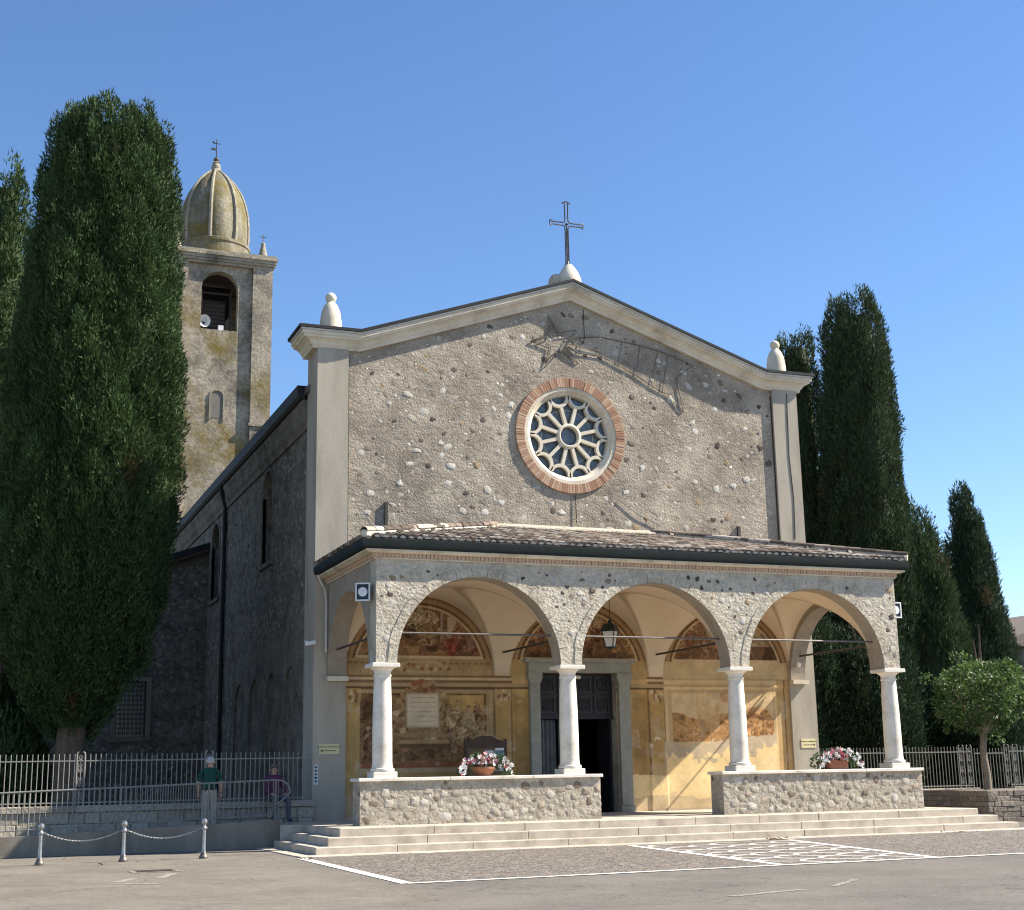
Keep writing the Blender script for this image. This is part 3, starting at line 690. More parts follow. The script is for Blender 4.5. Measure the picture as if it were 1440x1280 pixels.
# ---- frescoed wall
hx = .024
xs = np.arange(-6.52, 6.5201, hx); zs = np.arange(.492, 6.13, hx)
X, Z = np.meshgrid(xs, zs, indexing='ij')
def L(c): return np.array(c)
Cc = np.zeros(X.shape+(3,))
A = fbm(X+30, Z, 1.3, 11); B = fbm(X+30, Z, 5, 21); E_ = fbm(X+10, Z, 14, 31, 3)
def fill(mask, c, var=.25, amt=1.0):
    global Cc
    mm = np.clip(mask.astype(float), 0, 1)[..., None]*amt
    col = np.array(c)*(1+var*((A-.5)*1.2+(B-.5)*1.0+(E_-.5)*.5)*2)[..., None]
    Cc = Cc*(1-mm)+col*mm
def box_(x0, x1, z0, z1): return (X >= x0) & (X <= x1) & (Z >= z0) & (Z <= z1)
def ell(cx, cz, rx, rz, rot=0):
    c, s = math.cos(rot), math.sin(rot); u = (X-cx)*c+(Z-cz)*s; w_ = -(X-cx)*s+(Z-cz)*c
    wob = .35*(B-.5)
    return ((u/rx)**2+(w_/rz)**2) < 1+wob
OCH = (.42,.30,.13); TAN = (.40,.31,.19); BRN = (.22,.135,.075); RED = (.26,.12,.07); DKB = (.13,.085,.05); CRM = (.52,.43,.29); YEL = (.41,.29,.125)
fill(X > -99, TAN, .2)
# general architecture: dado, bands
fill(Z < 1.75, (.34,.25,.13), .2)
for z0, z1, c in ((3.70,3.78,DKB),(3.78,3.86,TAN),(3.86,3.93,BRN),(3.93,4.0,CRM),(4.0,4.05,BRN)): fill(box_(-9,9,z0,z1), c, .15)
fill(box_(-9,9,4.05,4.5), (.36,.265,.15), .25)
fr = random.Random(8)
WX = X+.10*(fbm(X, Z, 4, 101)-.5)*2; WZ = Z+.10*(fbm(X+9, Z, 4, 111)-.5)*2
FOLD = fbm(WX*1.6+.5*np.sin(WZ*9), WZ*.8, 9, 121, 3); FOLD2 = fbm(WX, WZ, 22, 131, 2)
def paint(mask, cols, s_=3.0, seed=200, amt=1.0):
    """broken brushwork: patches of a few pigments with folds and dark contours"""
    global Cc
    n1 = fbm(WX+seed*.37, WZ, s_, seed, 3); q = np.clip((n1-.30)/.40, 0, .999)*len(cols); i = q.astype(int); fr_ = q-i
    col = np.array(cols)[i]; edge = np.minimum(fr_, 1-fr_) < .07
    col = col*(.55+.9*np.clip(FOLD, 0, 1))[..., None]*(.75+.5*FOLD2)[..., None]; col = np.where(edge[..., None], col*.6, col)
    m_ = mask.astype(float)[..., None]*amt; Cc = Cc*(1-m_)+col*m_
def figures(x0, x1, z0, z1, n, cols, hmin=.5, hmax=1.1):
    for k_ in range(n):
        h = fr.uniform(hmin, hmax)*.8; x = fr.uniform(x0, x1); zb = fr.uniform(z0, max(z0+.01, z1-h)); c = fr.choice(cols); k = fr.uniform(.7, 1.15); c = tuple(q*k for q in c)
        body = ell(x, zb+h*.36, h*.17, h*.42, fr.uniform(-.25,.25)) | ell(x+fr.uniform(-.1,.1)*h, zb+h*.2, h*.22, h*.22)
        paint(body, [tuple(q*.55 for q in c), c, tuple(q*1.35 for q in c), tuple(q*.8 for q in c)], 7, 300+k_*3, .9)
        paint(ell(x+fr.uniform(-.12,.12)*h, zb+h*.6, h*.17, h*.05, fr.uniform(-1,1)), [(.36,.24,.15),(.30,.19,.12)], 7, 500+k_)
        fill(ell(x, zb+h*.86, h*.055, h*.075), (.36,.235,.15), .3); fill(ell(x, zb+h*.92, h*.06, h*.04), (.15,.09,.06), .3)
def lunette(cx, kind):
    global Cc
    rr_ = np.hypot(X-cx, Z-ZV)
    up_ = Z > 4.5
    fill((rr_ < 2.03) & up_, (.30,.21,.12), .2)
    for a_, b_, c in ((1.97,2.03,BRN),(1.86,1.97,(.34,.24,.14)),(1.80,1.86,DKB),(1.76,1.80,TAN)): fill((rr_ < b_) & (rr_ > a_) & up_, c, .15)
    ins = (rr_ < 1.74) & (Z > 4.56); fill((rr_ < 1.78) & up_ & ~ins, CRM, .15)
    keep = Cc.copy()
    paint(ins, [(.13,.08,.05),(.20,.125,.075),(.16,.10,.065),(.25,.16,.09)], 2.5, 210+kind)
    if kind == 0:
        paint(ins & (Z < 5.0+.15*(A-.5)), [(.22,.13,.07),(.28,.165,.085),(.17,.10,.06)], 2, 221)
        paint((ell(cx+.05,5.5,.45,.28) | ell(cx-.25,5.62,.28,.16)) & ins & (FOLD2 > .38), [(.44,.38,.29),(.36,.31,.24),(.5,.44,.33)], 8, 231); paint(ell(cx+.25,5.22,.34,.2) & (FOLD2 > .4), [(.36,.28,.16),(.26,.19,.10)], 9, 233); paint(ell(cx+.2,4.93,.3,.1) & (FOLD2 > .4), [(.34,.25,.14),(.24,.16,.09)], 9, 235)
        fill(box_(cx+.55,cx+.62,4.9,5.7), (.28,.24,.22), .3); fill(box_(cx+.75,cx+.98,4.9,5.6), (.40,.34,.26), .2)
        figures(cx+.55, cx+1.5, 4.6, 5.45, 9, [(.24,.11,.08),(.20,.13,.11),(.32,.22,.14),(.16,.12,.12)], .45, .85)
        paint(ell(cx+.85,4.82,.13,.28), [(.26,.07,.05),(.34,.10,.07),(.18,.05,.04)], 8, 241); paint(ell(cx+.78,5.14,.07,.14,.4), [(.40,.34,.24),(.30,.24,.16)], 8, 243)
        fill(ell(cx-1.0,5.0,.6,.08), (.14,.09,.055), .4)
    elif kind == 1:
        paint(ins & (Z > 5.4+.2*(A-.5)), [(.30,.23,.16),(.38,.30,.21)], 3, 251)
        figures(cx-1.5, cx+1.5, 4.6, 5.75, 26, [(.28,.14,.08),(.28,.18,.11),(.34,.22,.12),(.20,.11,.075)], .45, .9)
    else:
        paint(ins & (Z > 4.95), [(.32,.26,.19),(.40,.33,.24),(.28,.22,.16)], 2.5, 261); paint(ell(cx-1.1,5.3,.5,.35) & ins & (FOLD2 > .4), [(.24,.14,.095),(.18,.11,.075)], 8, 263); fill(ell(cx-.2,5.35,.4,.3) & ins, (.30,.27,.22), .5)
        figures(cx-1.5, cx+1.5, 4.6, 5.4, 12, [(.27,.13,.08),(.30,.2,.13),(.22,.13,.09)], .4, .75)
    m_ = ins[..., None]; Cc = np.where(m_, Cc, np.where((rr_ < 1.74)[..., None], keep, keep))
lunette(-S, 0); lunette(0, 1); lunette(S, 2)
# bay one: grotesque band, big panel
for x in np.arange(-6.4, -2.6, .17): fill(ell(x, 4.37, .06, .035), (.24,.15,.08), .2)
for x in np.arange(-6.4, -2.6, .11): fill(box_(x, x+.03, 4.10, 4.2), (.44,.36,.22), .2)
fill(ell(-4.5,4.27,.72,.17), (.44,.36,.21), .25); fill(ell(-4.5,4.28,.52,.10), (.36,.27,.13), .2)
for k in range(14): fill(ell(-5.3+k*.12, 4.28+fr.uniform(-.12,.12), .05, .05), fr.choice([CRM, BRN, RED]), .3)
fill(box_(-6.4,-2.62,1.72,3.68), (.36,.27,.155), .2); paint(box_(-6.3,-2.72,1.82,3.6), [(.17,.10,.055),(.23,.14,.075),(.20,.115,.065)], 2.2, 271)
paint(box_(-5.35,-2.78,1.86,3.56), [(.20,.125,.07),(.26,.17,.09),(.23,.145,.08)], 2.5, 273)
fill(box_(-3.95,-2.78,2.95,3.56) & ((Z-3.1) > .25*(A-.5)-.25*(X+3.3)), YEL, .25)
paint(ell(-4.45,3.05,.78,.72), [(.30,.22,.12),(.36,.27,.15),(.26,.18,.10)], 5, 285)                      # cartouche
for k in range(26):
    a = 2*math.pi*k/26; fill(ell(-4.45+.72*math.cos(a), 3.1+.66*math.sin(a), .10, .07, a), fr.choice([(.30,.2,.11),(.42,.33,.2),(.24,.14,.08)]), .3)
for k in range(9): fill(ell(-4.45+fr.uniform(-.3,.3), 3.78+fr.uniform(-.16,.12), .1, .07), fr.choice([(.30,.13,.08),(.36,.25,.14),(.2,.1,.06)]), .3)
fill(box_(-4.90,-4.01,2.74,3.60), (.46,.40,.30), .1); fill(box_(-4.86,-4.05,2.78,3.56), (.58,.52,.42), .12)
for k in range(16):
    z = 3.50-k*.040; fill(box_(-4.80,-4.11,z-.012,z) & (vnoise(X, Z*0+k, 16, 60+k) > .25), (.36,.28,.21), .1, .8)
figures(-3.75, -2.85, 1.95, 3.45, 22, [(.36,.22,.12),(.26,.15,.09),(.44,.33,.2),(.20,.12,.08),(.34,.25,.13)], .5, .95)
paint(ell(-3.2,2.95,.17,.2), [(.44,.35,.23),(.36,.27,.17)], 8, 281); paint(ell(-3.05,2.7,.10,.22,.5), [(.40,.31,.19),(.30,.22,.13)], 8, 283)
figures(-6.2, -5.3, 1.95, 3.3, 8, [(.24,.13,.09),(.2,.11,.07),(.3,.2,.12)], .7, 1.2)
fill(box_(-5.1,-3.75,2.32,2.42), (.34,.24,.14), .2); fill(box_(-5.1,-3.7,2.24,2.32), DKB, .2)
paint(box_(-5.2,-3.7,1.9,2.24), [(.19,.115,.065),(.24,.15,.085)], 4, 287)
fill(ell(-4.45,2.55,.7,.07), (.30,.21,.12), .3)
fill(box_(-6.4,-2.62,1.70,1.86), RED, .3); fill(box_(-6.4,-2.62,1.62,1.72), (.42,.34,.22), .15)
fill(box_(-6.4,-2.62,1.0,1.6), (.36,.26,.12), .2); fill(box_(-6.3,-2.7,1.1,1.5), (.32,.23,.11), .2)
# painted pilasters
for x in (-6.35, -2.26, 2.26, 6.25):
    fill(box_(x-.26,x+.26,.5,3.72), (.40,.30,.15), .2); fill(box_(x-.17,x+.17,1.6,3.35), YEL, .2)
    fill(box_(x-.26,x-.22,.5,3.72) | box_(x+.22,x+.26,.5,3.72), BRN, .2)
    fill(box_(x-.24,x+.24,3.4,3.72), (.40,.29,.14), .3)
    for k in range(10): fill(ell(x+fr.uniform(-.2,.2), 3.55+fr.uniform(-.13,.13), .05, .06), fr.choice([CRM, BRN]), .3)
# bay two: ochre panels beside the door
for a_, b_ in ((-2.0,-1.5),(1.46,2.0)):
    fill(box_(a_,b_,1.3,3.7), (.38,.27,.12), .2); fill(box_(a_+.08,b_-.08,1.5,3.5), (.33,.225,.10), .25)
    fill(box_(a_,b_,3.86,4.05), (.50,.38,.19), .15); fill(box_(a_,b_,3.62,3.72), (.46,.33,.15), .15)
fill(box_(-2.1,2.1,4.05,4.5), (.44,.33,.17), .2)
# bay three: worn panel, lost plaster
fill(box_(2.5,6.5,.5,4.5), (.56,.45,.27), .15); fill(box_(2.5,6.5,4.05,4.5), (.50,.41,.26), .2)
for z0, z1, c in ((3.80,3.86,(.44,.34,.2)),(3.92,3.97,(.58,.48,.31))): fill(box_(2.5,6.5,z0,z1), c, .12)
fill(box_(2.62,6.02,2.0,3.72), (.46,.36,.22), .15); fill(box_(2.74,5.95,2.05,3.62), (.58,.47,.30), .2)
paint(box_(2.74,5.95,2.3,3.1) & (Z < 3.0+.35*(A-.5)+.1*np.sin(X*3)), [(.36,.22,.11),(.46,.29,.14),(.40,.25,.12)], 3, 291)
fill(box_(3.5,4.2,2.6,3.6) & (A > .45), (.50,.36,.2), .3, .7)
fill(ell(4.6,3.55,.35,.2), (.42,.25,.14), .4, .7); paint(ell(5.4,2.75,.55,.5) & (Z > 2.3), [(.44,.26,.12),(.54,.35,.18),(.38,.21,.10)], 4, 293)
figures(4.6, 5.7, 2.35, 3.2, 7, [(.44,.24,.11),(.52,.33,.17),(.36,.2,.11)], .4, .7)
lossy = 2.35+.55*(A-.5)+.35*(B-.5)-.25*np.exp(-((X-3.9)/.45)**2)
fill(box_(2.45,6.05,1.0,3) & (Z < lossy), (.45,.40,.31), .18)
fill(box_(2.5,6.05,.9,3) & (Z < lossy-.33+.2*(B-.5)) , (.68,.57,.33), .14)
fill(ell(5.75,1.75,.3,.2), (.66,.57,.36), .12)
fill((X > 1.46) & (X < 6.5) & (Z < 1.45+.12*(A-.5)), (.70,.60,.36), .12)
fill((X > 1.46) & (X < 6.5) & (Z < .92+.35*(A-.5)+.12*(B-.5)), (.50,.44,.30), .15)
fill(box_(2.0,2.45,2.1,2.45) & (A+B > .98), (.62,.56,.44), .1)
fill(box_(6.02,6.5,.5,4.0), (.44,.33,.17), .2); fill(box_(6.02,6.08,.5,4.0), (.62,.50,.30), .1); fill(box_(6.3,6.36,.5,4), BRN, .2)
fill(box_(-9,9,.49,.56), (.40,.36,.30), .1)
# damp and flaking with a shape of its own
flk = (fbm(X+50, Z, 2.2, 77) > .66) & (Z < 3.6); fill(flk, (.48,.41,.31), .15, .45)
grime = .86+.28*fbm(X+70, Z*.6, 3, 401)[..., None]
Cc = np.clip(Cc*grime*np.array((1.05,.93,.80)), .02, .8)
nX, nZ = X.shape; idx = np.arange(nX*nZ).reshape(nX, nZ)
Q = np.stack([idx[:-1, :-1], idx[1:, :-1], idx[1:, 1:], idx[:-1, 1:]], -1)
xm = X[:-1, :-1]+hx/2; zm = Z[:-1, :-1]+hx/2
keepq = ~((xm > dl) & (xm < dr) & (zm < dt))
rel = D-.02+.010*(A-.5)
for x in (-2.26, 2.26): rel = np.where((abs(X-x) < .26) & (Z < 3.72), rel-.035, rel)
rel = np.where((Z > 3.78) & (Z < 4.02) & ((X < -1.45) | (X > 1.46)), rel-.03, rel)
np_mesh('fresco', np.stack([X, rel, Z], -1).reshape(-1, 3), Q[keepq], MT['fresco'], ch, Cc.reshape(-1, 3), True)

# ---- portal: stone frame, leaves, transom with carved panels
po = empty('portal', (0,0,0)); po.parent = ch
for s, (a, b) in ((-1, (-1.52, -1.24)), (1, (1.07, 1.40))):
    MB().box(a, b, D-.16, D+.25, .66, 3.86).build('jamb', MT['greystone'], po); MB().box(a-.04, b+.04, D-.2, D+.2, .49, .655).build('jamb_base', MT['greystone'], po)
    MB().prism([(a,3.862),(b,3.862),(b+.06,4.0),(b+.06,4.15),(a-.06,4.15),(a-.06,4.0)], D-.2, D+.2).build('jamb_capital', MT['greystone'], po)
MB().box(-1.56, 1.44, D-.17, D+.2, 4.152, 4.42).build('lintel', MT['greystone'], po); MB().box(-1.66, 1.54, D-.26, D+.1, 4.422, 4.52).build('lintel_cornice', MT['greystone'], po)
MB().box(dl, dr, D+.24, D+.33, 3.02, dt).build('transom', MT['door'], po)
for i in range(4):
    for j in range(2):
        x = -1.10+i*.53; z = 3.10+j*.54; mb = MB()
        mb.box(x,x+.44,D+.20,D+.24,z,z+.04); mb.box(x,x+.44,D+.20,D+.24,z+.40,z+.44); mb.box(x,x+.04,D+.20,D+.24,z+.041,z+.399); mb.box(x+.40,x+.44,D+.20,D+.24,z+.041,z+.399)
        cx, cz = x+.22, z+.22
        for a in range(4):
            t = a*math.pi/4; mb.tube([(cx-.17*math.cos(t), D+.225, cz-.17*math.sin(t)), (cx+.17*math.cos(t), D+.225, cz+.17*math.sin(t))], .016, 5)
        mb.tube([(cx+.12*math.cos(k*math.pi/6), D+.22, cz+.12*math.sin(k*math.pi/6)) for k in range(12)], .016, 5, True)
        mb.build('carved_panel', mat('carved_wood', [(.028,.028,.032),(.05,.048,.05)], 8, .5), po)
MB().box(dl, dr, D+.2, D+.34, 2.94, 3.018).build('transom_bar', MT['door'], po)
MT['curtain'] = mat('grey_curtain', [(.10,.11,.12),(.16,.17,.18)], 5, .7)
mb = MB(); vs = []; fs = []
for i in range(25):
    x = dl+.06+.58*i/24; vs += [(x, D+.42+.03*math.sin(i*1.3), .62), (x, D+.42+.03*math.sin(i*1.3), 2.92)]
fs = [(2*i, 2*i+2, 2*i+3, 2*i+1) for i in range(24)]
mb.add(vs, fs).build('curtain', MT['curtain'], po, True)
mb = MB(); mb.box(dl,dl+.05,D+.30,D+.36,.5,2.94); mb.box(dl+.66,dl+.72,D+.30,D+.36,.5,2.94); mb.box(dl+.051,dl+.659,D+.30,D+.36,.5,.62); mb.build('door_leaf_frame', MT['door'], po)
MB().box(dr-.06, dr, D+.35, D+1.15, .5, 2.94).build('open_door_leaf', MT['door'], po)
MB().box(-1.1, -.75, D+.4, D+.405, 1.1, 1.35).build('notice_sheet', mat('paper_grey', [(.42,.42,.44)], 3, .8), po)
MB().tube([(-.45,D-.05,4.04),(-.02,D-.05,4.04)], .05, 10).build('tube_lamp', MT['cream_stone'], po, True)

# ---- tie rods
zt_ = 4.70
for k in (-1, 0, 1): MB().tube([(k*S-1.98,0,zt_),(k*S+1.98,0,zt_)], .024, 8).build('tie_rod', MT['steel'], ch)
for x in CX: MB().tube([(x,.2,zt_-.03),(x,D+.02,zt_-.03)], .028, 8).build('tie_rod', MT['iron'], ch)

# ---- nave
nl = -7.26
def side_wall(x0, x1, wins, y0, y1, ztop, parent, name, m):
    mb = MB(); y = y0
    for (c, hw, zs_, zt2) in wins:
        mb.prism([(y,0),(c-hw,0),(c-hw,ztop),(y,ztop)], x0, x1, 'x')
        mb.prism([(c-hw,0),(c+hw,0),(c+hw,zs_-.35),(c-hw,zs_+.0)], x0, x1, 'x') if False else mb.prism([(c-hw,0),(c+hw,0),(c+hw,zs_),(c-hw,zs_)], x0, x1, 'x')
        mb.prism([(c-hw,ztop)]+arc(c, zt2-hw, hw, 180, 0, 16)+[(c+hw,ztop)], x0, x1, 'x'); y = c+hw
    mb.prism([(y,0),(y1,0),(y1,ztop),(y,ztop)], x0, x1, 'x')
    return mb.build(name, m, parent)
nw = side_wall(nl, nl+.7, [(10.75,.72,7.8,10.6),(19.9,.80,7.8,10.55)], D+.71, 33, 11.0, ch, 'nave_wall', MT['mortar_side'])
for c, hw in ((10.75,.72),(19.9,.80)):
    w_ = empty('nave_window', (0,0,0)); w_.parent = ch
    MB().prism([(c-hw,7.8),(c+hw,7.8)]+arc(c,10.6-hw,hw,0,180,14), nl+.42, nl+.44, 'x').build('pane', MT['glass'], w_)
    mb = MB()
    for k in range(1, 4): mb.box(nl+.38,nl+.42,c-hw+2*hw*k/4-.015,c-hw+2*hw*k/4+.015,7.8,10.3)
    for k in range(1, 6): mb.box(nl+.381,nl+.419,c-hw,c+hw,7.8+k*.45-.012,7.8+k*.45+.012)
    mb.build('bars', MT['iron'], w_)
    a0 = [(c-hw-.16,7.62),(c-hw-.16,10.6-hw)]
    mb = MB(); mb.prism([(c+hw,7.8)]+arc(c,10.6-hw,hw,0,180,14)+[(c-hw,7.8),(c-hw-.16,7.8)]+arc(c,10.6-hw,hw+.16,180,0,14)+[(c+hw+.16,7.8)], nl-.03, nl+.1, 'x'); mb.build('surround', MT['mortar_side'], w_)
    MB().box(nl-.08,nl+.3,c-hw-.2,c+hw+.2,7.66,7.797).build('sill', MT['mortar_side'], w_)
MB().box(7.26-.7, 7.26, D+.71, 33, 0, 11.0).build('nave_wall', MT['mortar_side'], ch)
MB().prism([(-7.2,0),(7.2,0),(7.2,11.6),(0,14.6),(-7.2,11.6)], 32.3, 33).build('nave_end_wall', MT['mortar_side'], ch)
# blind arches low on the side wall
bl = [(5.4,.5),(5.4,5.3),(15.6,5.3),(15.6,.5)]
for k in range(4):
    c = 14.3-k*2.45; bl += [(c+.85,.5),(c+.85,3.6)]+arc(c,3.6,.85,0,180,12)[1:]+[(c-.85,.5)]
MB().prism(bl, nl-.07, nl+.02, 'x').build('blind_arcade', MT['mortar_side'], ch)
rs = np.random.RandomState(77)
sz = np.sort(.03+.08*rs.rand(2600)**1.3)[::-1]
def okn(y, z, r_):
    if z > 10.55: return False
    for c, hw in ((10.75,.95),(19.9,1.05)):
        if abs(y-c) < hw+r_ and 7.5-r_ < z < 10.8+r_: return False
    if z < 5.4+r_ and y < 15.8: return False
    return True
P = darts((5.5, 21.3, .8, 10.6), okn, sz, 78, 4)
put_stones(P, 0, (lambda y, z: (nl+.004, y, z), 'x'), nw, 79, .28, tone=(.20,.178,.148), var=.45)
# eaves cornice, gutter, roof
mb = MB(); mb.prism([(nl+.1,10.7),(nl-.06,10.7),(nl-.08,10.85),(nl-.14,10.95),(nl-.16,11.2),(nl-.22,11.35),(nl-.22,11.45),(nl+.1,11.45)], D+1.0, 33.1); mb.build('eaves_cornice', MT['mortar_side'], ch)
MB().prism([(nl-.15,11.455),(nl-.28,11.47),(nl-.35,11.54),(nl-.36,11.84),(nl-.12,11.84)], D+1.02, 33.2).build('eaves_gutter', MT['metal_dark'], ch)
for s in (-1, 1):
    MB().prism([(s*7.42,11.58),(0,14.65),(0,14.85),(s*7.42,11.78)], D+.72, 33.3).build('nave_roof', MT['mortar_side'], ch)
MB().box(6.6, 7.4, D+1.0, 33.1, 10.9, 11.6).build('eaves_cornice', MT['render'], ch)
MB().tube([(nl-.28,17.5,11.5),(nl-.26,17.5,11.25),(nl-.1,17.6,10.75),(nl-.1,17.6,.8)], .075, 10).build('downpipe', MT['metal_dark'], ch, True)
# iron wall anchors and cables
for x, z0, z1 in ((-5.45,7.8,8.55),(5.14,7.95,8.4)): MB().box(x-.04,x+.04,D-.07,D+.03,z0,z1).build('wall_anchor', MT['iron'], ch)
for pts in ([(.42,4.30,14.5),(.42,4.28,13.6)], [(.0,4.29,9.05),(.01,4.28,8.25)], [(1.3,4.29,9.0),(1.9,4.28,8.6),(2.6,4.28,8.3)], [(7.0,4.21,12.5),(6.95,4.21,10.6),(7.02,4.21,9.3),(6.98,4.21,8.1)]):
    MB().tube(pts, .012, 5).build('cable', MT['iron'], ch)

# ------------------------------------------------------------ bell tower
bt = empty('bell_tower', (-5.22, 35.47, 0), 'weathered square bell tower with ribbed mossy dome behind the nave', 'bell tower')
hw = 2.47; pw_ = .94; rc = .17
def tower_face(rot):
    mb = MB(); y0, y1 = -hw+rc, -hw+rc+.5; x0, x1 = -hw+pw_-.01, hw-pw_+.01
    zb, hwb, zsp = 22.2, .86, 24.25
    mb.prism([(x0,0),(x1,0),(x1,zb),(x0,zb)], y0, y1)
    mb.prism([(x0,zb),(-hwb,zb),(-hwb,zsp)]+arc(0,zsp,hwb,180,0,18)[1:]+[(hwb,zb),(x1,zb),(x1,25.4),(x0,25.4)], y0, y1)
    o = mb.build('wall_panel', MT['tower'], bt); o.rotation_euler.z = rot
    return o
for k in range(4): tower_face(k*math.pi/2)
for sx in (-1, 1):
    for sy in (-1, 1):
        x0, x1 = sorted((sx*hw, sx*(hw-pw_))); y0, y1 = sorted((sy*hw, sy*(hw-pw_)))
        MB().box(x0,x1,y0,y1,0,25.4).build('corner_pier', MT['tower'], bt)
        MB().box(x0-.07,x1+.07,y0-.07,y1+.07,17.6,17.75).build('string_course', MT['tower'], bt)
        MB().lathe([(.26,26.05),(.25,26.15),(.2,26.3),(.15,26.55),(.10,26.75),(.12,26.8),(.10,26.88),(.03,26.92)], 14, (sx*(hw-.42), sy*(hw-.42), 0)).build('corner_finial', MT['domerib'], bt, True)
        c_ = MB(); xx, yy = sx*(hw-.42), sy*(hw-.42); c_.tube([(xx,yy,26.9),(xx,yy,27.35)], .02, 5); c_.tube([(xx-.15,yy,27.2),(xx+.15,yy,27.2)], .02, 5); c_.build('finial_cross', MT['iron'], bt)
mb = MB(); e = hw
for o_, z0, z1 in ((.02,25.4,25.52),(.10,25.522,25.64),(.15,25.642,25.8),(.20,25.802,25.93)): mb.box(-e-o_,e+o_,-e-o_,e+o_,z0,z1)
mb.build('cornice', MT['tower'], bt); MB().box(-e-.16,e+.16,-e-.16,e+.16,25.932,26.05).build('roof_slab', MT['domerib'], bt)
MB().lathe([(1.76,26.05),(1.74,26.9),(1.79,26.95),(1.79,27.08),(1.68,27.14),(1.2,27.2)], 32).build('drum', MT['dome'], bt, True)
dp = [(1.70,27.14),(1.745,27.6),(1.74,28.2),(1.68,28.8),(1.55,29.4),(1.33,29.95),(1.02,30.45),(.65,30.85),(.36,31.1),(.25,31.2)]
mb = MB(); vs = []; fs = []; n = 64; k = len(dp)
for i in range(n):
    a = 2*math.pi*i/n; q = 1+.035*abs(math.sin(4*(a+math.pi/8)))
    for r_, z in dp: vs.append((r_*q*math.cos(a)*.93, r_*q*math.sin(a)*.93, z))
for i in range(n):
    for j in range(k-1): fs.append((i*k+j, ((i+1) % n)*k+j, ((i+1) % n)*k+j+1, i*k+j+1))
dome = mb.add(vs, fs).build('dome', MT['dome'], bt, True)
for i in range(8):
    a = 2*math.pi*(i+.5)/8+.12; MB().tube([((r_*.95)*math.cos(a), (r_*.95)*math.sin(a), z) for r_, z in dp], [.09]*6+[.085,.075,.065,.06], 8).build('rib', MT['domerib'], dome, True)
MB().lathe([(.30,31.1),(.27,31.25),(.22,31.32),(.24,31.38),(.2,31.55),(.15,31.62),(.19,31.66),(.12,31.72)], 16).build('lantern_knob', MT['domerib'], bt, True)
vn = MB().lathe([(.0,31.7),(.12,31.76),(.14,31.84),(.1,31.93),(.0,31.97)], 12, cap=False); vn.tube([(0,0,31.9),(0,0,32.95)], .025, 6); vn.tube([(-.17,0,32.72),(.18,0,32.72)], .02, 6)
vn.prism([(-.3,32.36),(-.05,32.33),(-.05,32.47),(-.3,32.44),(-.24,32.40)], -.012, .012); vn.prism([(-.24,32.74),(-.08,32.74),(-.16,32.86)], -.012, .012); vn.build('weather_vane', MT['iron'], bt)
# belfry: dark louvre box, bell, horn loudspeaker
MB().box(-1.4,1.4,-1.3,1.3,22.0,22.19).build('belfry_floor', MT['bell_dark'], bt); MB().box(-1.5,1.5,-1.5,1.5,25.2,25.39).build('belfry_ceiling', MT['bell_dark'], bt)
lo = MB().box(-.55,.55,-.62,.62,22.75,24.2).build('bell_housing', MT['bell_dark'], bt)
for i in range(6): MB().box(-.50,.50,-.66,-.622,22.85+i*.2,22.99+i*.2).build('louvre', mat('louvre_wood', [(.075,.06,.055),(.10,.085,.075)], 4, .7), lo)
mb = MB(); mb.box(-.72,-.64,-1.3,-1.22,22.2,24.5); mb.box(.64,.72,-1.3,-1.22,22.2,24.5); mb.box(-.639,.639,-1.3,-1.22,24.3,24.38); mb.build('bell_frame', MT['bell_dark'], bt)
MB().box(-.9,.9,.0,.06,22.2,25.1).build('back_screen', MT['dark'], bt)
hn = MB(); 
vs = []; fs = []; prof = [(.27,0),(.20,.08),(.10,.2),(.05,.35)]
for i in range(18):
    a = 2*math.pi*i/18
    for r_, y in prof: vs.append((-.66+r_*math.cos(a), -2.22+y, 22.62+r_*math.sin(a)*1.15))
for i in range(18):
    for j in range(3): fs.append((i*4+j, ((i+1) % 18)*4+j, ((i+1) % 18)*4+j+1, i*4+j+1))
hn.add(vs, fs); hn.lathe([(.0,0),(.05,.03),(.04,.1),(.0,.12)], 10, (-.66,-2.1,22.6), cap=False)
MT['white'] = mat('white_plastic', [(.62,.63,.64),(.72,.73,.73)], 3, .5)
hn.build('horn_loudspeaker', MT['white'], bt, True)
MB().box(-.02,.22,-2.25,-2.05,22.2,22.45).build('lamp_box', MT['white'], bt)
# small blind niche with darker plaster
mb = MB(); mb.prism([(-.28,17.9),(.28,17.9),(.28,18.95)]+arc(0,18.95,.28,0,180,10)[1:], -2.312, -2.2); mb.build('niche', mat('niche_plaster', [(.16,.14,.12),(.22,.195,.165)], 3, .9), bt)
mb = MB(); mb.prism([(-.36,17.8),(-.28,17.8)]+[(-.28,18.95)]+arc(0,18.95,.28,180,0,10)[1:]+[(.28,17.8),(.36,17.8)]+arc(0,18.95,.36,0,180,10), -2.35, -2.25); mb.build('niche_surround', MT['domerib'], bt)

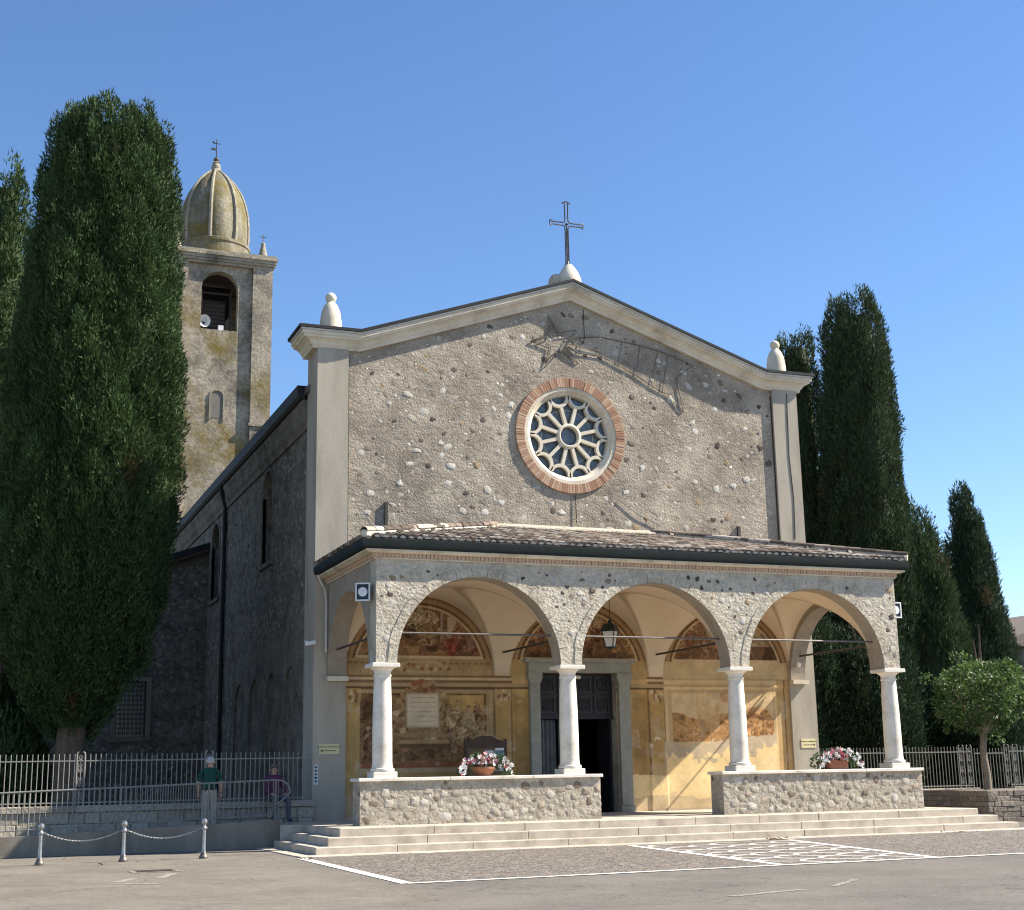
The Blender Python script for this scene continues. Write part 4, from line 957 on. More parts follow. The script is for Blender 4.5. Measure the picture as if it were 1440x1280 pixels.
# ------------------------------------------------------------ side chapel
sc_ = empty('side_chapel', (-10.6,21.5,0), 'dark rubble stone lean-to chapel with barred window beside nave', 'chapel')
def cl(mb, name, m, par=sc_): 
    o = mb.build(name, m, par); o.location = (10.6,-21.5,0) if par is sc_ else (0,0,0); return o
wz = lambda x: 9.88+(x+7.28)*.352
wx0, wx1, wz0, wz1 = -10.30, -9.32, 3.04, 5.0
mb = MB(); mb.prism([(-15.5,0),(wx0,0),(wx0,wz(wx0)),(-15.5,wz(-15.5))], 21.5, 22.1); mb.prism([(wx1,0),(-7.27,0),(-7.27,wz(-7.27)),(wx1,wz(wx1))], 21.5, 22.1)
mb.prism([(wx0,0),(wx1,0),(wx1,wz0),(wx0,wz0)], 21.5, 22.1); mb.prism([(wx0,wz1),(wx1,wz1),(wx1,wz(wx1)),(wx0,wz(wx0))], 21.5, 22.1)
mb.box(-15.5,-14.9,22.1,30,0,wz(-15.5)); cw = cl(mb, 'chapel_wall', MT['mortar_side'])
mb = MB(); mb.prism([(-15.9,wz(-15.9)+.0),(-7.27,wz(-7.27)),(-7.27,wz(-7.27)+.2),(-15.9,wz(-15.9)+.2)], 21.15, 30); cl(mb, 'chapel_roof', MT['metal_dark'])
mb = MB(); mb.prism([(-15.8,wz(-15.8)-.14),(-7.28,wz(-7.28)-.14),(-7.28,wz(-7.28)-.003),(-15.8,wz(-15.8)-.003)], 21.2, 21.49); cl(mb, 'verge_board', mat('verge_wood', [(.07,.045,.04),(.11,.07,.06)], 5, .8))
mb = MB(); mb.box(wx0-.18,wx0,21.45,21.6,wz0-.15,wz1+.15); mb.box(wx1,wx1+.18,21.45,21.6,wz0-.15,wz1+.15); mb.box(wx0+.001,wx1-.001,21.45,21.6,wz1,wz1+.16); mb.box(wx0-.001,wx1+.001,21.4,21.6,wz0-.16,wz0); cl(mb, 'window_frame', MT['concrete'])
mb = MB(); mb.box(wx0,wx1,21.85,21.87,wz0,wz1); cl(mb, 'pane', MT['glass'])
mb = MB()
for i in range(1, 7): mb.box(wx0+(wx1-wx0)*i/7-.012, wx0+(wx1-wx0)*i/7+.012, 21.56, 21.584, wz0, wz1)
for i in range(1, 12): mb.box(wx0, wx1, 21.562, 21.582, wz0+(wz1-wz0)*i/12-.011, wz0+(wz1-wz0)*i/12+.011)
cl(mb, 'window_bars', MT['iron'])
sz = np.sort(.04+.09*rs.rand(900)**1.3)[::-1]
P = darts((-13.5,-7.35,1,9.6), lambda x, z, r_: z < wz(x)-.25-r_ and not (wx0-.25-r_ < x < wx1+.25+r_ and wz0-.25-r_ < z < wz1+.25+r_), sz, 91, 5)
put_stones(P, 0, (lambda x, z: (x+10.6, .006, z), 'y'), sc_, 92, .22, tone=(.20,.178,.148), var=.5)

# ------------------------------------------------------------ left: ramp, railing, fence wall, fence
ramp_z = lambda x: .20+.038*(x+15.6)+(.05 if x > -9 else 0)
rp = empty('access_ramp', (-12,1.3,0), 'grey concrete access ramp with low retaining wall beside the steps', 'ramp')
def off(mb, name, m, par, loc):
    o = mb.build(name, m, par); o.location = (-loc[0], -loc[1], -loc[2]); return o
rwt = lambda x: .425+.034*(x+14.3)
off(MB().prism([(-22,0),(-8.62,0),(-8.62,rwt(-8.62)),(-22,rwt(-22))], 1.90, 2.08), 'retaining_wall', MT['concrete'], rp, (-12,1.3,0))
off(MB().prism([(-22,-.1),(-7.4,-.1),(-7.4,.488),(-8.9,.486),(-22,.13)], 2.082, 3.9), 'ramp_surface', MT['concrete'], rp, (-12,1.3,0))
rl = empty('ramp_railing', (-12,1.99,0), 'grey painted steel handrail with thin bars along the ramp', 'railing')
rtop = lambda x: 1.335+.0285*(x+14.4)
rbot = lambda x: rwt(x)+.12
bme = bpy.data.meshes.new('bar'); mbx = MB().lathe([(.009,0),(.009,1)], 8); bme.from_pydata(mbx.v, [], mbx.f); bme.materials.append(MT['greyrail'])
def bar(par, x, y, z0, z1, name='bar', r_=1.0, me=bme):
    o = bpy.data.objects.new(name, me); COL.objects.link(o); o.parent = par; o.location = (x-par.location.x, y-par.location.y, z0-par.location.z); o.scale = (r_, r_, z1-z0); return o
x = -16.5; i = 0
while x < -8.45:
    post = i % 17 == 5
    bar(rl, x, 1.99, rwt(x) if post else rbot(x), rtop(x), 'post' if post else 'bar', 1.9 if post else 1.0); x += .112; i += 1
off(MB().tube([(-16.6,1.99,rtop(-16.6)),(-8.75,1.99,rtop(-8.75)),(-8.55,1.99,rtop(-8.75)-.02),(-8.42,1.99,rtop(-8.75)-.13),(-8.38,1.99,rtop(-8.75)-.27),(-8.55,1.99,rtop(-8.75)-.44),(-8.7,1.99,rtop(-8.75)-.55)], .021, 8), 'handrail', MT['greyrail'], rl, (-12,1.99,0))
off(MB().tube([(-16.6,1.99,rbot(-16.6)),(-8.75,1.99,rbot(-8.75))], .014, 6), 'bottom_rail', MT['greyrail'], rl, (-12,1.99,0))
bar(rl, -8.72, 1.99, rwt(-8.72), rtop(-8.75), 'post', 2.2)

def block_wall(name, label, cat, x0, x1, yf, yb, courses, seed, m, capm=None, capz=None, L=.55, side=None):
    w = empty(name, (x0, yf, 0), label, cat); r_ = random.Random(seed); loc = (x0, yf, 0)
    off(MB().box(x0+.01, x1-.01, yf+.02, yb-.01, courses[0], courses[-1]-.005), 'core', MT['mortar_side'], w, loc)
    for k in range(len(courses)-1):
        x = x0-(r_.uniform(0, L*.5))
        while x < x1:
            e = x+L*r_.uniform(.6, 1.35); a, b = max(x, x0), min(e, x1)
            if b-a > .06:
                j = r_.uniform(-.014, .014); off(MB().cbox(a+.006, b-.006, yf+j, yf+.15, courses[k]+.006, courses[k+1]-.006, .014), 'block', m, w, loc)
            x = e
        if side:
            y = yf+.01
            while y < yb:
                e = min(yb, y+L*r_.uniform(.6, 1.35)); j = r_.uniform(-.012, .012)
                if e-y > .05: off(MB().box(x0-.012+j, x0+.12, y+.006, e-.006, courses[k]+.006, courses[k+1]-.006), 'block', m, w, loc)
                y = e
    if capz:
        x = x0
        while x < x1-.05:
            e = min(x1, x+r_.uniform(1.1, 1.6)); off(MB().cbox(x+.003, e-.003, yf-.05, yb+.05, courses[-1], capz, .012), 'cap', capm, w, loc); x = e
    return w
block_wall('fence_wall', 'low wall of squared stone blocks under the fence beside ramp', 'wall', -18, -7.36, 3.92, 4.22, [.1,.34,.60,.86], 5, MT['block'], MT['block'], 1.0)
fl = empty('iron_fence', (-12,4.07,1.0), 'pale painted iron picket fence before the nave and cypress', 'fence')
pme = bpy.data.meshes.new('picket'); mbx = MB().lathe([(.011,0),(.011,.985),(.0,1.0)], 8); pme.from_pydata(mbx.v, [], mbx.f); pme.materials.append(MT['fencepaint'])
def fence(par, x0, x1, y, z0, z1, orn, step=.1165):
    x = x0; 
    while x < x1:
        if all(abs(x-q) > .13 for q in orn): bar(par, x, y, z0+.002, z1, 'picket', 1.0, pme)
        x += step
    for z in (z1-.16, z0+.07):
        mb = MB(); mb.box(x0,x1,y-.012,y+.012,z-.014,z+.014); o = mb.build('rail', MT['fencepaint'], par); o.location = -par.location
    for q in orn:
        mb = MB()
        for s in (-1, 1): mb.tube([(q+s*.09,y,z0),(q+s*.09,y,z1-.03),(q+s*.08,y,z1+.02),(q+s*.05,y,z1+.04)], .02, 8)
        o = mb.build('post', MT['fencepaint'], par); o.location = -par.location
        mb = MB(); H = z1-z0
        for t in range(3):
            zc = z0+H*(.2+.27*t)
            for s in (-1, 1):
                mb.tube([(q,y,zc-.13),(q+s*.04,y,zc-.08),(q+s*.06,y,zc),(q+s*.03,y,zc+.06),(q+s*.01,y,zc+.03),(q+s*.025,y,zc)], .009, 5); mb.tube([(q+s*.065,y,zc-.12),(q,y,zc-.02),(q+s*.065,y,zc+.1)], .008, 5)
        mb.tube([(q,y,z0+.05),(q,y,z1-.08)], .009, 5)
        mb.tube([(q+.045*math.cos(k*math.pi/5), y, z1-.09+.045*math.sin(k*math.pi/5)) for k in range(10)], .008, 5, True)
        o = mb.build('scroll_ornament', MT['fencepaint'], par); o.location = -par.location
fence(fl, -15.2, -7.4, 4.07, 1.0, 2.17, [-12.85, -9.9])

# bollards with chains
BX = [(-13.96,-1.42),(-12.40,-1.32),(-10.84,-1.28)]
BL = ['silver bollard at the far end of the chains, away from steps','silver bollard between the two sagging chains','silver bollard nearest the church steps, ending the chain']
bmesh0 = None
prof = [(.085,0),(.09,.02),(.085,.05),(.065,.07),(.06,.10),(.045,.13),(.036,.18),(.032,.45),(.031,.55),(.045,.565),(.05,.59),(.045,.615),(.03,.63),(.03,.655),(.05,.675),(.06,.715),(.05,.755),(.02,.775),(.0,.778)]
for (x, y), lb in zip(BX, BL):
    b_ = empty('bollard', (x, y, 0), lb, 'bollard', 'bollards along the ramp')
    MB().lathe(prof[:6], 20).build('foot', MT['steel'], b_, True); MB().lathe(prof[5:13], 20).build('post', MT['bollard'], b_, True); MB().lathe(prof[12:], 20, cap=False).build('ball_top', MT['bollard'], b_, True)
    MB().tube([(-.07,0,.59),(.07,0,.59)], .014, 8).build('chain_lug', MT['bollard'], b_)
for (a, b), lb in zip(((0, 1), (1, 2)), ('sagging steel chain from the end bollard to the middle bollard', 'sagging steel chain from the middle bollard to the bollard by the steps')):
    p, q = BX[a], BX[b]; c_ = empty('chain', ((p[0]+q[0])/2, (p[1]+q[1])/2, 0), lb, 'chain', 'chains between bollards'); mb = MB(); n = 44
    for i in range(n):
        t = (i+.5)/n; x = p[0]+.07+(q[0]-p[0]-.14)*t-(p[0]+q[0])/2; y = p[1]+(q[1]-p[1])*t-(p[1]+q[1])/2; z = .59-.17*4*t*(1-t); ang = -.17*4*(1-2*t)/1.4
        pts = []
        for k in range(8):
            a_ = 2*math.pi*k/8; u, w2 = .025*math.cos(a_), .012*math.sin(a_)
            yy, zz = (w2, 0) if i % 2 else (0, w2); pts.append((x+u*math.cos(ang)-zz*math.sin(ang), y+yy, z+u*math.sin(ang)+zz*math.cos(ang)))
        mb.tube(pts, .005, 4, True)
    tag(mb.build('links', MT['bollard'], c_, True), kind='stuff')

# ------------------------------------------------------------ right: fence, planter
block_wall('fence_wall', 'low wall of pale stone blocks under fence behind the planter', 'wall', 7.4, 13.45, 5.0, 5.3, [.1,.4,.72], 9, MT['block'], MT['block'], .87)
block_wall('fence_wall', 'short block wall under the fence past the leafy tree trunk', 'wall', 14.75, 20, 5.0, 5.3, [.1,.4,.72], 12, MT['block'], MT['block'], .87)
f2 = empty('iron_fence', (10,5.15,.87), 'grey iron picket fence in front of the dark cypresses', 'fence'); fence(f2, 7.5, 13.4, 5.15, .87, 2.1, [13.0, 13.3])
f3 = empty('iron_fence', (15,5.15,.87), 'grey iron picket fence behind the leafy tree, past the gate gap', 'fence'); fence(f3, 14.8, 20, 5.15, .87, 2.1, [14.72, 15.05])
f4 = empty('iron_gate', (14,5.15,.4), 'narrow iron picket gate behind the trunk of the leafy tree', 'gate'); fence(f4, 13.5, 14.6, 5.15, .5, 2.05, [])
block_wall('planter', 'raised planter of dark brick blocks holding the leafy tree', 'planter', 10.84, 17, 1.50, 4.3, [.0,.14,.28,.42,.56,.70,.85], 15, MT['darkblock'], None, None, .36, True)
tag(MB().box(10.98, 16.9, 1.66, 4.2, .3, .80).build('planter_soil', MT['soil']), kind='structure')

# ------------------------------------------------------------ trees
def unit(v): return v/np.maximum(np.linalg.norm(v, axis=1, keepdims=True), 1e-6)
def leaves(ctr, out, n, cr, ln, wd, rs, el=(.85, .85, 2.0), upb=1.0, outb=.35, jit=.45, shell=.35):
    """n leaves per clump centre; returns tris and clump index"""
    k = len(ctr); ci = np.repeat(np.arange(k), n); d = unit(rs.normal(size=(k*n, 3))+.6*out[ci]); rad = cr[ci][:, None]*(shell+(1-shell)*rs.rand(k*n, 1)**.5)
    p = ctr[ci]+d*rad*np.array(el)
    l = unit(.55*d+outb*out[ci]+np.array((0, 0, upb))+jit*rs.normal(size=(k*n, 3)))
    w = unit(np.cross(l, rs.normal(size=(k*n, 3))))
    L_ = (ln*rs.uniform(.45, 1.6, (k*n, 1))); W_ = wd*rs.uniform(.7, 1.3, (k*n, 1))
    return p, l, w, L_, W_, ci
def cypress(name, label, base, H, prof, nc, nl_, crs, ln, wd, seed, lean=(0, 0), zc0=1.6, trunk=.35, col=(.045,.076,.026), core=True, group='cypress trees'):
    t_ = empty(name, base, label, 'tree', group); rs = np.random.RandomState(seed)
    tt = np.array([p[0] for p in prof]); rr = np.array([p[1] for p in prof])
    ts = np.linspace(0, 1, 400); wts = np.interp(ts, tt, rr)+.12; cdf = np.cumsum(wts)/wts.sum()
    t = np.interp(rs.rand(nc), cdf, ts); a = rs.uniform(0, 2*math.pi, nc)
    lobe = 1+.06*np.sin(3*a+seed)+.05*np.sin(5*a+2*t*7+seed)
    r0 = np.interp(t, tt, rr)*lobe*rs.uniform(.84, 1.03, nc)
    z = zc0+t*(H-zc0); lx = lean[0]*t; ly = lean[1]*t
    ctr = np.stack([r0*np.cos(a)+lx, r0*np.sin(a)+ly, z], 1); out = np.stack([np.cos(a), np.sin(a), .15+.8*(t > .95)], 1)
    cr = rs.uniform(crs[0], crs[1], nc)
    p, l, w, L_, W_, ci = leaves(ctr, out, nl_, cr, ln, wd, rs)
    V = np.stack([p-w*W_/2, p+w*W_/2, p+l*L_], 1).reshape(-1, 3); F = np.arange(len(V)).reshape(-1, 3)
    cc = np.array(col)*(rs.uniform(.75, 1.3, (nc, 1))*np.array((1, 1, 1))+rs.normal(size=(nc, 3))*.03)
    br = rs.rand(nc) < .003; cc[br] = np.array((.11,.075,.035))
    C = np.repeat(np.clip(cc, .006, .3)[ci]*rs.uniform(.75, 1.35, (len(p), 1)), 3, axis=0)
    if core:
        na, nz = 28, 40; A_, T_ = np.meshgrid(np.arange(na)/na*2*math.pi, np.linspace(0, .97, nz), indexing='ij')
        rc_ = np.interp(T_, tt, rr)*.80*(1+.06*np.sin(3*A_+seed)+.05*np.sin(5*A_+T_*14+seed)+.04*rs.normal(size=A_.shape))
        Vc = np.stack([rc_*np.cos(A_)+lean[0]*T_, rc_*np.sin(A_)+lean[1]*T_, zc0+T_*(H-zc0)], -1).reshape(-1, 3); I = np.arange(na*nz).reshape(na, nz)
        q0, q1, q2, q3 = I[:, :-1], np.roll(I, -1, 0)[:, :-1], np.roll(I, -1, 0)[:, 1:], I[:, 1:]
        Fc = np.concatenate([np.stack([q0, q1, q2], -1).reshape(-1, 3), np.stack([q0, q2, q3], -1).reshape(-1, 3)])+len(V)
        V = np.concatenate([V, Vc]); F = np.concatenate([F, Fc]); C = np.concatenate([C, np.tile(np.array(col)*.9, (len(Vc), 1))])
    np_mesh('crown', V, F, MT['cypress'], t_, C)
    mb = MB(); mb.tube([(0,0,-.3),(.02,0,.4),(0,.02,1.5),(lean[0]*.2,0,H*.25),(lean[0]*.6,0,H*.6),(lean[0],lean[1],H*.93)], [trunk*1.25,trunk,trunk*.9,trunk*.75,trunk*.45,.04], 14)
    r_ = random.Random(seed)
    for k in range(10):
        aa = r_.uniform(0, 6.28); z0 = zc0+.3+k*.5; q = np.interp((z0-zc0)/(H-zc0), tt, rr)*.75
        mb.tube([(0,0,z0-.6),(q*.5*math.cos(aa),q*.5*math.sin(aa),z0),(q*math.cos(aa),q*math.sin(aa),z0+1.0)], [.1,.06,.02], 6)
    mb.build('trunk', MT['bark'], t_, True)
    return t_
CP = [(0,.45),(.03,.8),(.10,1.5),(.20,1.95),(.30,2.12),(.45,2.12),(.6,2.0),(.75,1.82),(.88,1.6),(.95,1.36),(.985,1.0),(1,.4)]
cypress('cypress_tree', 'huge round-topped cypress behind the fence, hiding the tower edge', (-12.82,8.0,.6), 19.45, CP, 2100, 190, (.20,.40), .115, .045, 3, lean=(.3,0), zc0=2.3, trunk=.42)
cypress('cypress_tree', 'slimmer cypress half hidden behind the huge round-topped one', (-15.15,13.2,.6), 19.6, [(0,1.2),(.1,1.9),(.3,2.1),(.5,1.75),(.7,1.2),(.85,.75),(.95,.4),(1,.12)], 900, 120, (.28,.5), .14, .052, 5, zc0=.8)
CR = [(0,1.4),(.08,1.6),(.25,1.65),(.45,1.5),(.6,1.32),(.75,1.16),(.88,1.0),(.95,.88),(.985,.68),(1,.35)]
cypress('cypress_tree', 'tall blunt-topped cypress rising behind the end of the porch roof', (14.9,12.0,.4), 18.3, CR, 1300, 130, (.26,.5), .135, .05, 7, lean=(.4,0), zc0=.5, col=(.044,.068,.030))
cypress('cypress_tree', 'narrow cypress peeking between facade edge and the blunt-topped cypress', (13.7,14.2,.4), 17.6, [(0,1.3),(.3,1.2),(.6,.9),(.8,.72),(.93,.6),(.98,.45),(1,.2)], 700, 110, (.26,.46), .135, .05, 9, lean=(.35,0), zc0=.5, col=(.044,.068,.030))
cypress('cypress_tree', 'loose feathery cypress leaning out beside the blunt-topped one', (16.9,11.6,.4), 10.2, [(0,1.3),(.2,1.55),(.5,1.3),(.75,.85),(.92,.4),(1,.08)], 560, 110, (.26,.6), .2, .05, 11, lean=(.0,0), zc0=.4, col=(.05,.08,.034), core=True)
cypress('cypress_tree', 'separate pointed cypress standing beyond the leafy tree', (28.2,22,.3), 13.5, [(0,1.4),(.2,1.75),(.4,1.5),(.6,1.15),(.8,.8),(.9,.55),(.97,.3),(1,.1)], 800, 95, (.3,.52), .17, .06, 13, lean=(-.4,0), zc0=.4, col=(.038,.06,.03))
# low evergreens filling the garden behind the fence
for i, (x, y, r_, h, lb) in enumerate([(10.2,9.5,1.5,6.4,'dark evergreen shrub seen through the side arch of the porch'),(12.4,9.0,1.5,5.6,'dark evergreen shrub behind the fence, next to the porch column'),(9.2,13.5,1.6,7.8,'tall dark evergreen close against the nave, through the arch'),(20.5,14,2.0,3.6,'low dark shrub behind the fence below the pointed cypress'),(24.5,13.5,2.2,3.8,'broad dark shrub behind the leafy tree'),(17.6,9.5,1.3,3.2,'low bush at the foot of the feathery cypress')]):
    cypress('evergreen_shrub', lb, (x,y,.4), h, [(0,.8*r_),(.3,r_),(.6,.95*r_),(.85,.65*r_),(1,.2)], 330, 85, (.3,.55), .16, .06, 40+i, zc0=.1, trunk=.15, col=(.032,.052,.024), group='evergreen shrubs')
for i, (x, y, r_, h, lb) in enumerate([(-17.6,11,1.6,3.4,'dark shrub behind the fence beside the slimmer cypress'),(-14.6,9.6,1.2,2.2,'low dark bush behind the fence next to the thick trunk')]):
    cypress('evergreen_shrub', lb, (x,y,.6), h, [(0,.8*r_),(.3,r_),(.6,.95*r_),(.85,.65*r_),(1,.2)], 260, 80, (.3,.55), .16, .06, 60+i, zc0=.1, trunk=.15, group='evergreen shrubs')
# leafy tree in the planter
def leafy():
    b = (12.2,3.1,.78); t_ = empty('leafy_tree', b, 'small round-headed broadleaf tree with slim trunk in the brick planter', 'tree'); rs = np.random.RandomState(21)
    mb = MB(); mb.tube([(0,0,-.1),(.02,0,.5),(-.03,.02,1.1),(.03,0,1.75)], [.13,.105,.10,.10], 10); r_ = random.Random(2); tips = []
    for k in range(9):
        a = k*2.4; e = (1.05*math.cos(a), 1.05*math.sin(a), 2.35+r_.uniform(-.1,.9)); tips.append(e)
        mb.tube([(.02,0,1.6),(.4*math.cos(a),.4*math.sin(a),1.95+r_.uniform(0,.2)),e], [.07,.045,.015], 7)
    mb.build('trunk', MT['palebark'], t_, True)
    nc = 190; d = unit(rs.normal(size=(nc, 3))); rad = rs.uniform(.45, 1.0, (nc, 1))**.6
    ctr = d*rad*np.array((1.3,1.25,1.02))*(1+.15*rs.normal(size=(nc, 1)))+np.array((0,0,2.72)); out = d.copy()
    ctr = ctr[ctr[:, 2] > 1.55]; out = d[:len(ctr)]; nc = len(ctr); out = unit(ctr-np.array((0,0,2.6)))
    p, l, w, L_, W_, ci = leaves(ctr, out, 46, rs.uniform(.16,.34,nc), .105, .062, rs, el=(1,1,.8), upb=-.25, outb=.5, jit=.7, shell=.1)
    nrm = unit(np.cross(l, w)); V = np.stack([p, p+l*L_*.5+w*W_*.5-nrm*.008, p+l*L_, p+l*L_*.5-w*W_*.5-nrm*.008], 1).reshape(-1, 3); F = np.arange(len(V)).reshape(-1, 4)
    cc = np.array((.072,.122,.034))*rs.uniform(.7,1.3,(nc,1)); C = np.repeat(cc[ci]*rs.uniform(.7,1.4,(len(p),1)), 4, axis=0)
    np_mesh('crown', V, F, MT['leaf'], t_, C)
leafy()
# far buildings at the right edge
fb = empty('far_house', (47,42,0), 'distant house with dark roof behind the pointed cypress', 'house')
def fbl(mb, n, m): o = mb.build(n, m, fb); o.location = (-47,-42,0); return o
fbl(MB().box(44.6,56,40,48,0,8.7), 'wall', MT['mortar_side']); fbl(MB().prism([(44.0,8.7),(56.6,8.7),(50.3,11.2)], 39.5, 48.5), 'roof', MT['darkblock'])
for k in range(3): fbl(MB().box(46.2+k*3,47.2+k*3,39.95,39.99,5.2,6.8), 'window', MT['glass'])
fh = empty('far_house', (41,46,0), 'distant ochre house with tiled roof between the cypresses', 'house')
def fbl2(mb, n, m): o = mb.build(n, m, fh); o.location = (-41,-46,0); return o
fbl2(MB().box(38.5,43.2,46,52,0,9.4), 'wall', mat('ochre_render', [(.46,.33,.16),(.54,.40,.20)], 2, .9)); fbl2(MB().prism([(38.0,9.4),(43.7,9.4),(40.8,10.5)], 45.6, 52.4), 'roof', MT['tile'])
fbl2(MB().box(40.2,41.2,45.95,45.99,6.2,7.8), 'window', MT['glass'])

# ------------------------------------------------------------ things on and around the church
# comet star of bent iron tube
cs = empty('comet_star', (0,4.292,13), 'bent tube comet star decoration fixed on facade above the rose window', 'decoration')
def csb(pts, r_, n, closed=False, y=0): return MB().tube([(x, y, z-13) for x, z in pts], r_, 6, closed).build(n, MT['steel'], cs, True)
so_ = [(-.67,14.19),(-.39,13.72),(.16,13.85),(-.13,13.33),(.19,12.87),(-.35,13.18),(-.84,12.64),(-.69,13.24),(-1.25,13.38),(-.67,13.68)]
cxs = sum(p[0] for p in so_)/10; czs = sum(p[1] for p in so_)/10
csb(so_, .015, 'star_outline', True); csb([(cxs+(x-cxs)*.72, czs+(z-czs)*.72) for x, z in so_], .012, 'star_inner_outline', True, -.015)
csb([(-.1,13.57),(.36,13.65),(.88,13.72),(1.61,13.65),(2.19,13.59),(2.77,13.49),(3.35,13.33),(3.88,13.12),(3.36,12.75)], .012, 'tail')
csb([(-.1,13.36),(.22,13.17),(.94,13.15),(1.46,12.93),(2.02,12.69),(2.55,12.39),(3.08,12.16),(3.51,11.7),(3.34,12.72)], .014, 'tail')
csb([(-.1,13.42),(.47,13.33),(.9,13.27)], .011, 'tail'); csb([(.3,13.64),(.25,13.17)], .009, 'tail_strut'); csb([(1.61,13.65),(1.46,12.95)], .009, 'tail_strut'); csb([(2.19,13.59),(2.05,12.7)], .009, 'tail_strut'); csb([(2.77,13.49),(2.5,12.42)], .009, 'tail_strut'); csb([(3.1,13.38),(2.85,12.28)], .009, 'tail_strut')
for x, z in ((-.67,13.68),(.16,13.85),(.19,12.87),(-.84,12.64),(3.51,11.7),(3.88,13.12),(1.5,12.95)): MB().tube([(x,0,z-13),(x,.05,z-13)], .012, 6).build('bracket', MT['iron'], cs)
# lantern
ln_ = empty('hanging_lantern', (-.07,2.2,4.66), 'black four-sided lantern with frosted panes hanging on chain in middle arch', 'lantern')
MB().lathe([(.26,.40),(.28,.41),(.20,.56),(.16,.60),(.07,.62),(.05,.68),(.03,.70)], 4).build('roof', mat('lantern_metal', [(.018,.026,.022)], 3, .5), ln_)
mb = MB(); a0, a1 = .13, .215
for k in range(4):
    a = math.pi/2*k; mb.tube([(a0*1.05*math.cos(a), a0*1.05*math.sin(a), .0), (a1*1.1*math.cos(a), a1*1.1*math.sin(a), .41)], .014, 6)
mb.lathe([(.15,-.02),(.15,.01)], 4); mb.tube([(0,0,-.06),(0,0,0)], .02, 6); mb.build('frame', bpy.data.materials['lantern_metal'], ln_)
MB().lathe([(a0,.01),(a1,.40)], 4).build('panes', mat('frosted_glass', [(.55,.54,.50),(.60,.59,.55)], 3, .4), ln_)
mb = MB()
for i in range(17):
    z = .72+i*.042; mb.tube([(0 if i % 2 else .012*math.cos(k*1.05), .012*math.cos(k*1.05) if i % 2 else 0, z+.024*math.sin(k*1.05)) for k in range(6)], .004, 4, True)
mb.tube([(.0,0,.7),(.0,0,1.42)], .005, 4); mb.build('chain', MT['iron'], ln_)
# notice board
nbd = empty('notice_board', (-3.12,3.3,.5), 'wooden notice board with pinned sheets standing behind the flower bowl', 'notice board')
MT['wood'] = mat('board_wood', [(.10,.055,.03),(.17,.10,.05)], 5, .6, .1, 30)
MT['darkwood'] = mat('dark_board_wood', [(.05,.032,.022),(.08,.05,.035)], 5, .6)
for x in (-.53, .53): MB().box(x-.035,x+.035,-.035,.035,0,1.9).build('post', MT['darkwood'], nbd); MB().box(x-.05,x+.05,-.25,.25,0,.06).build('foot', MT['darkwood'], nbd)
MB().box(-.494,.494,-.02,.02,.75,1.68).build('panel', MT['wood'], nbd)
MB().prism([(-.494,1.682),(.494,1.682),(.494,1.84),(.3,1.9),(.15,1.98),(-.15,1.98),(-.3,1.9),(-.494,1.84)], -.03, .03).build('crest', MT['darkwood'], nbd)
PAP = mat('paper', [(.55,.58,.62),(.62,.64,.67)], 3, .7); PST = mat('poster_green', [(.05,.13,.11),(.12,.20,.17),(.45,.47,.45)], 9, .6)
MB().box(-.03,.2,-.028,-.022,1.22,1.62).build('sheet', PAP, nbd); MB().box(.23,.49,-.028,-.022,1.35,1.70).build('poster', PST, nbd); MB().box(.25,.48,-.03,-.0285,1.62,1.68).build('poster_band', PAP, nbd); MB().box(.24,.46,-.028,-.022,1.12,1.32).build('sheet', PAP, nbd)
# arrow signs
def text_mesh(body, size, m, par, loc, name='lettering', rx=math.pi/2):
    c_ = bpy.data.curves.new('t', 'FONT'); c_.body = body; c_.size = size; c_.align_x = 'CENTER'; c_.extrude = .001
    o = bpy.data.objects.new('t', c_); COL.objects.link(o); dg = bpy.context.evaluated_depsgraph_get(); me = bpy.data.meshes.new_from_object(o.evaluated_get(dg)); bpy.data.objects.remove(o)
    me.materials.clear(); me.materials.append(m); q = link(name, me, par); q.location = loc; q.rotation_euler.x = rx; return q
MT['signyellow'] = mat('sign_yellow', [(.62,.55,.30),(.68,.61,.36)], 3, .6); MT['signink'] = mat('sign_ink', [(.03,.03,.02)], 3, .7)
for x, z, d_, w_, lb in ((-6.93,2.22,-1,.52,'cream arrow sign on pilaster above the narrow white notice strip'),(6.99,2.23,1,.47,'yellow arrow sign on pilaster behind the rectangular flower planter')):
    s_ = empty('direction_sign', (x,D-.1,z), lb, 'sign'); MB().box(-w_/2,w_/2,-.016,-.003,-.125,.125).build('plate', MT['signyellow'], s_)
    text_mesh('CAPPELLA CONFESSIONI', .052*w_/.52, MT['signink'], s_, (0,-.018,.035))
    mb = MB(); mb.box(-.17,.17,-.019,-.0165,-.052,-.036); mb.prism([(d_*.17,-.085),(d_*.17,-.003),(d_*.22,-.044)], -.019, -.0165); mb.build('arrow', MT['signink'], s_)
s_ = empty('notice_strip', (-7.26,D-.1,1.36), 'narrow white vertical notice strip low on pilaster beside the seated person', 'sign'); MB().box(-.055,.055,-.012,-.003,0,.49).build('plate', PAP, s_)
for k, w_ in enumerate((.05,.06,.045,.055,.05)): MB().box(-w_/2,w_/2,-.0145,-.0125,.06+k*.085,.105+k*.085).build('glyph', MT['signink'], s_)
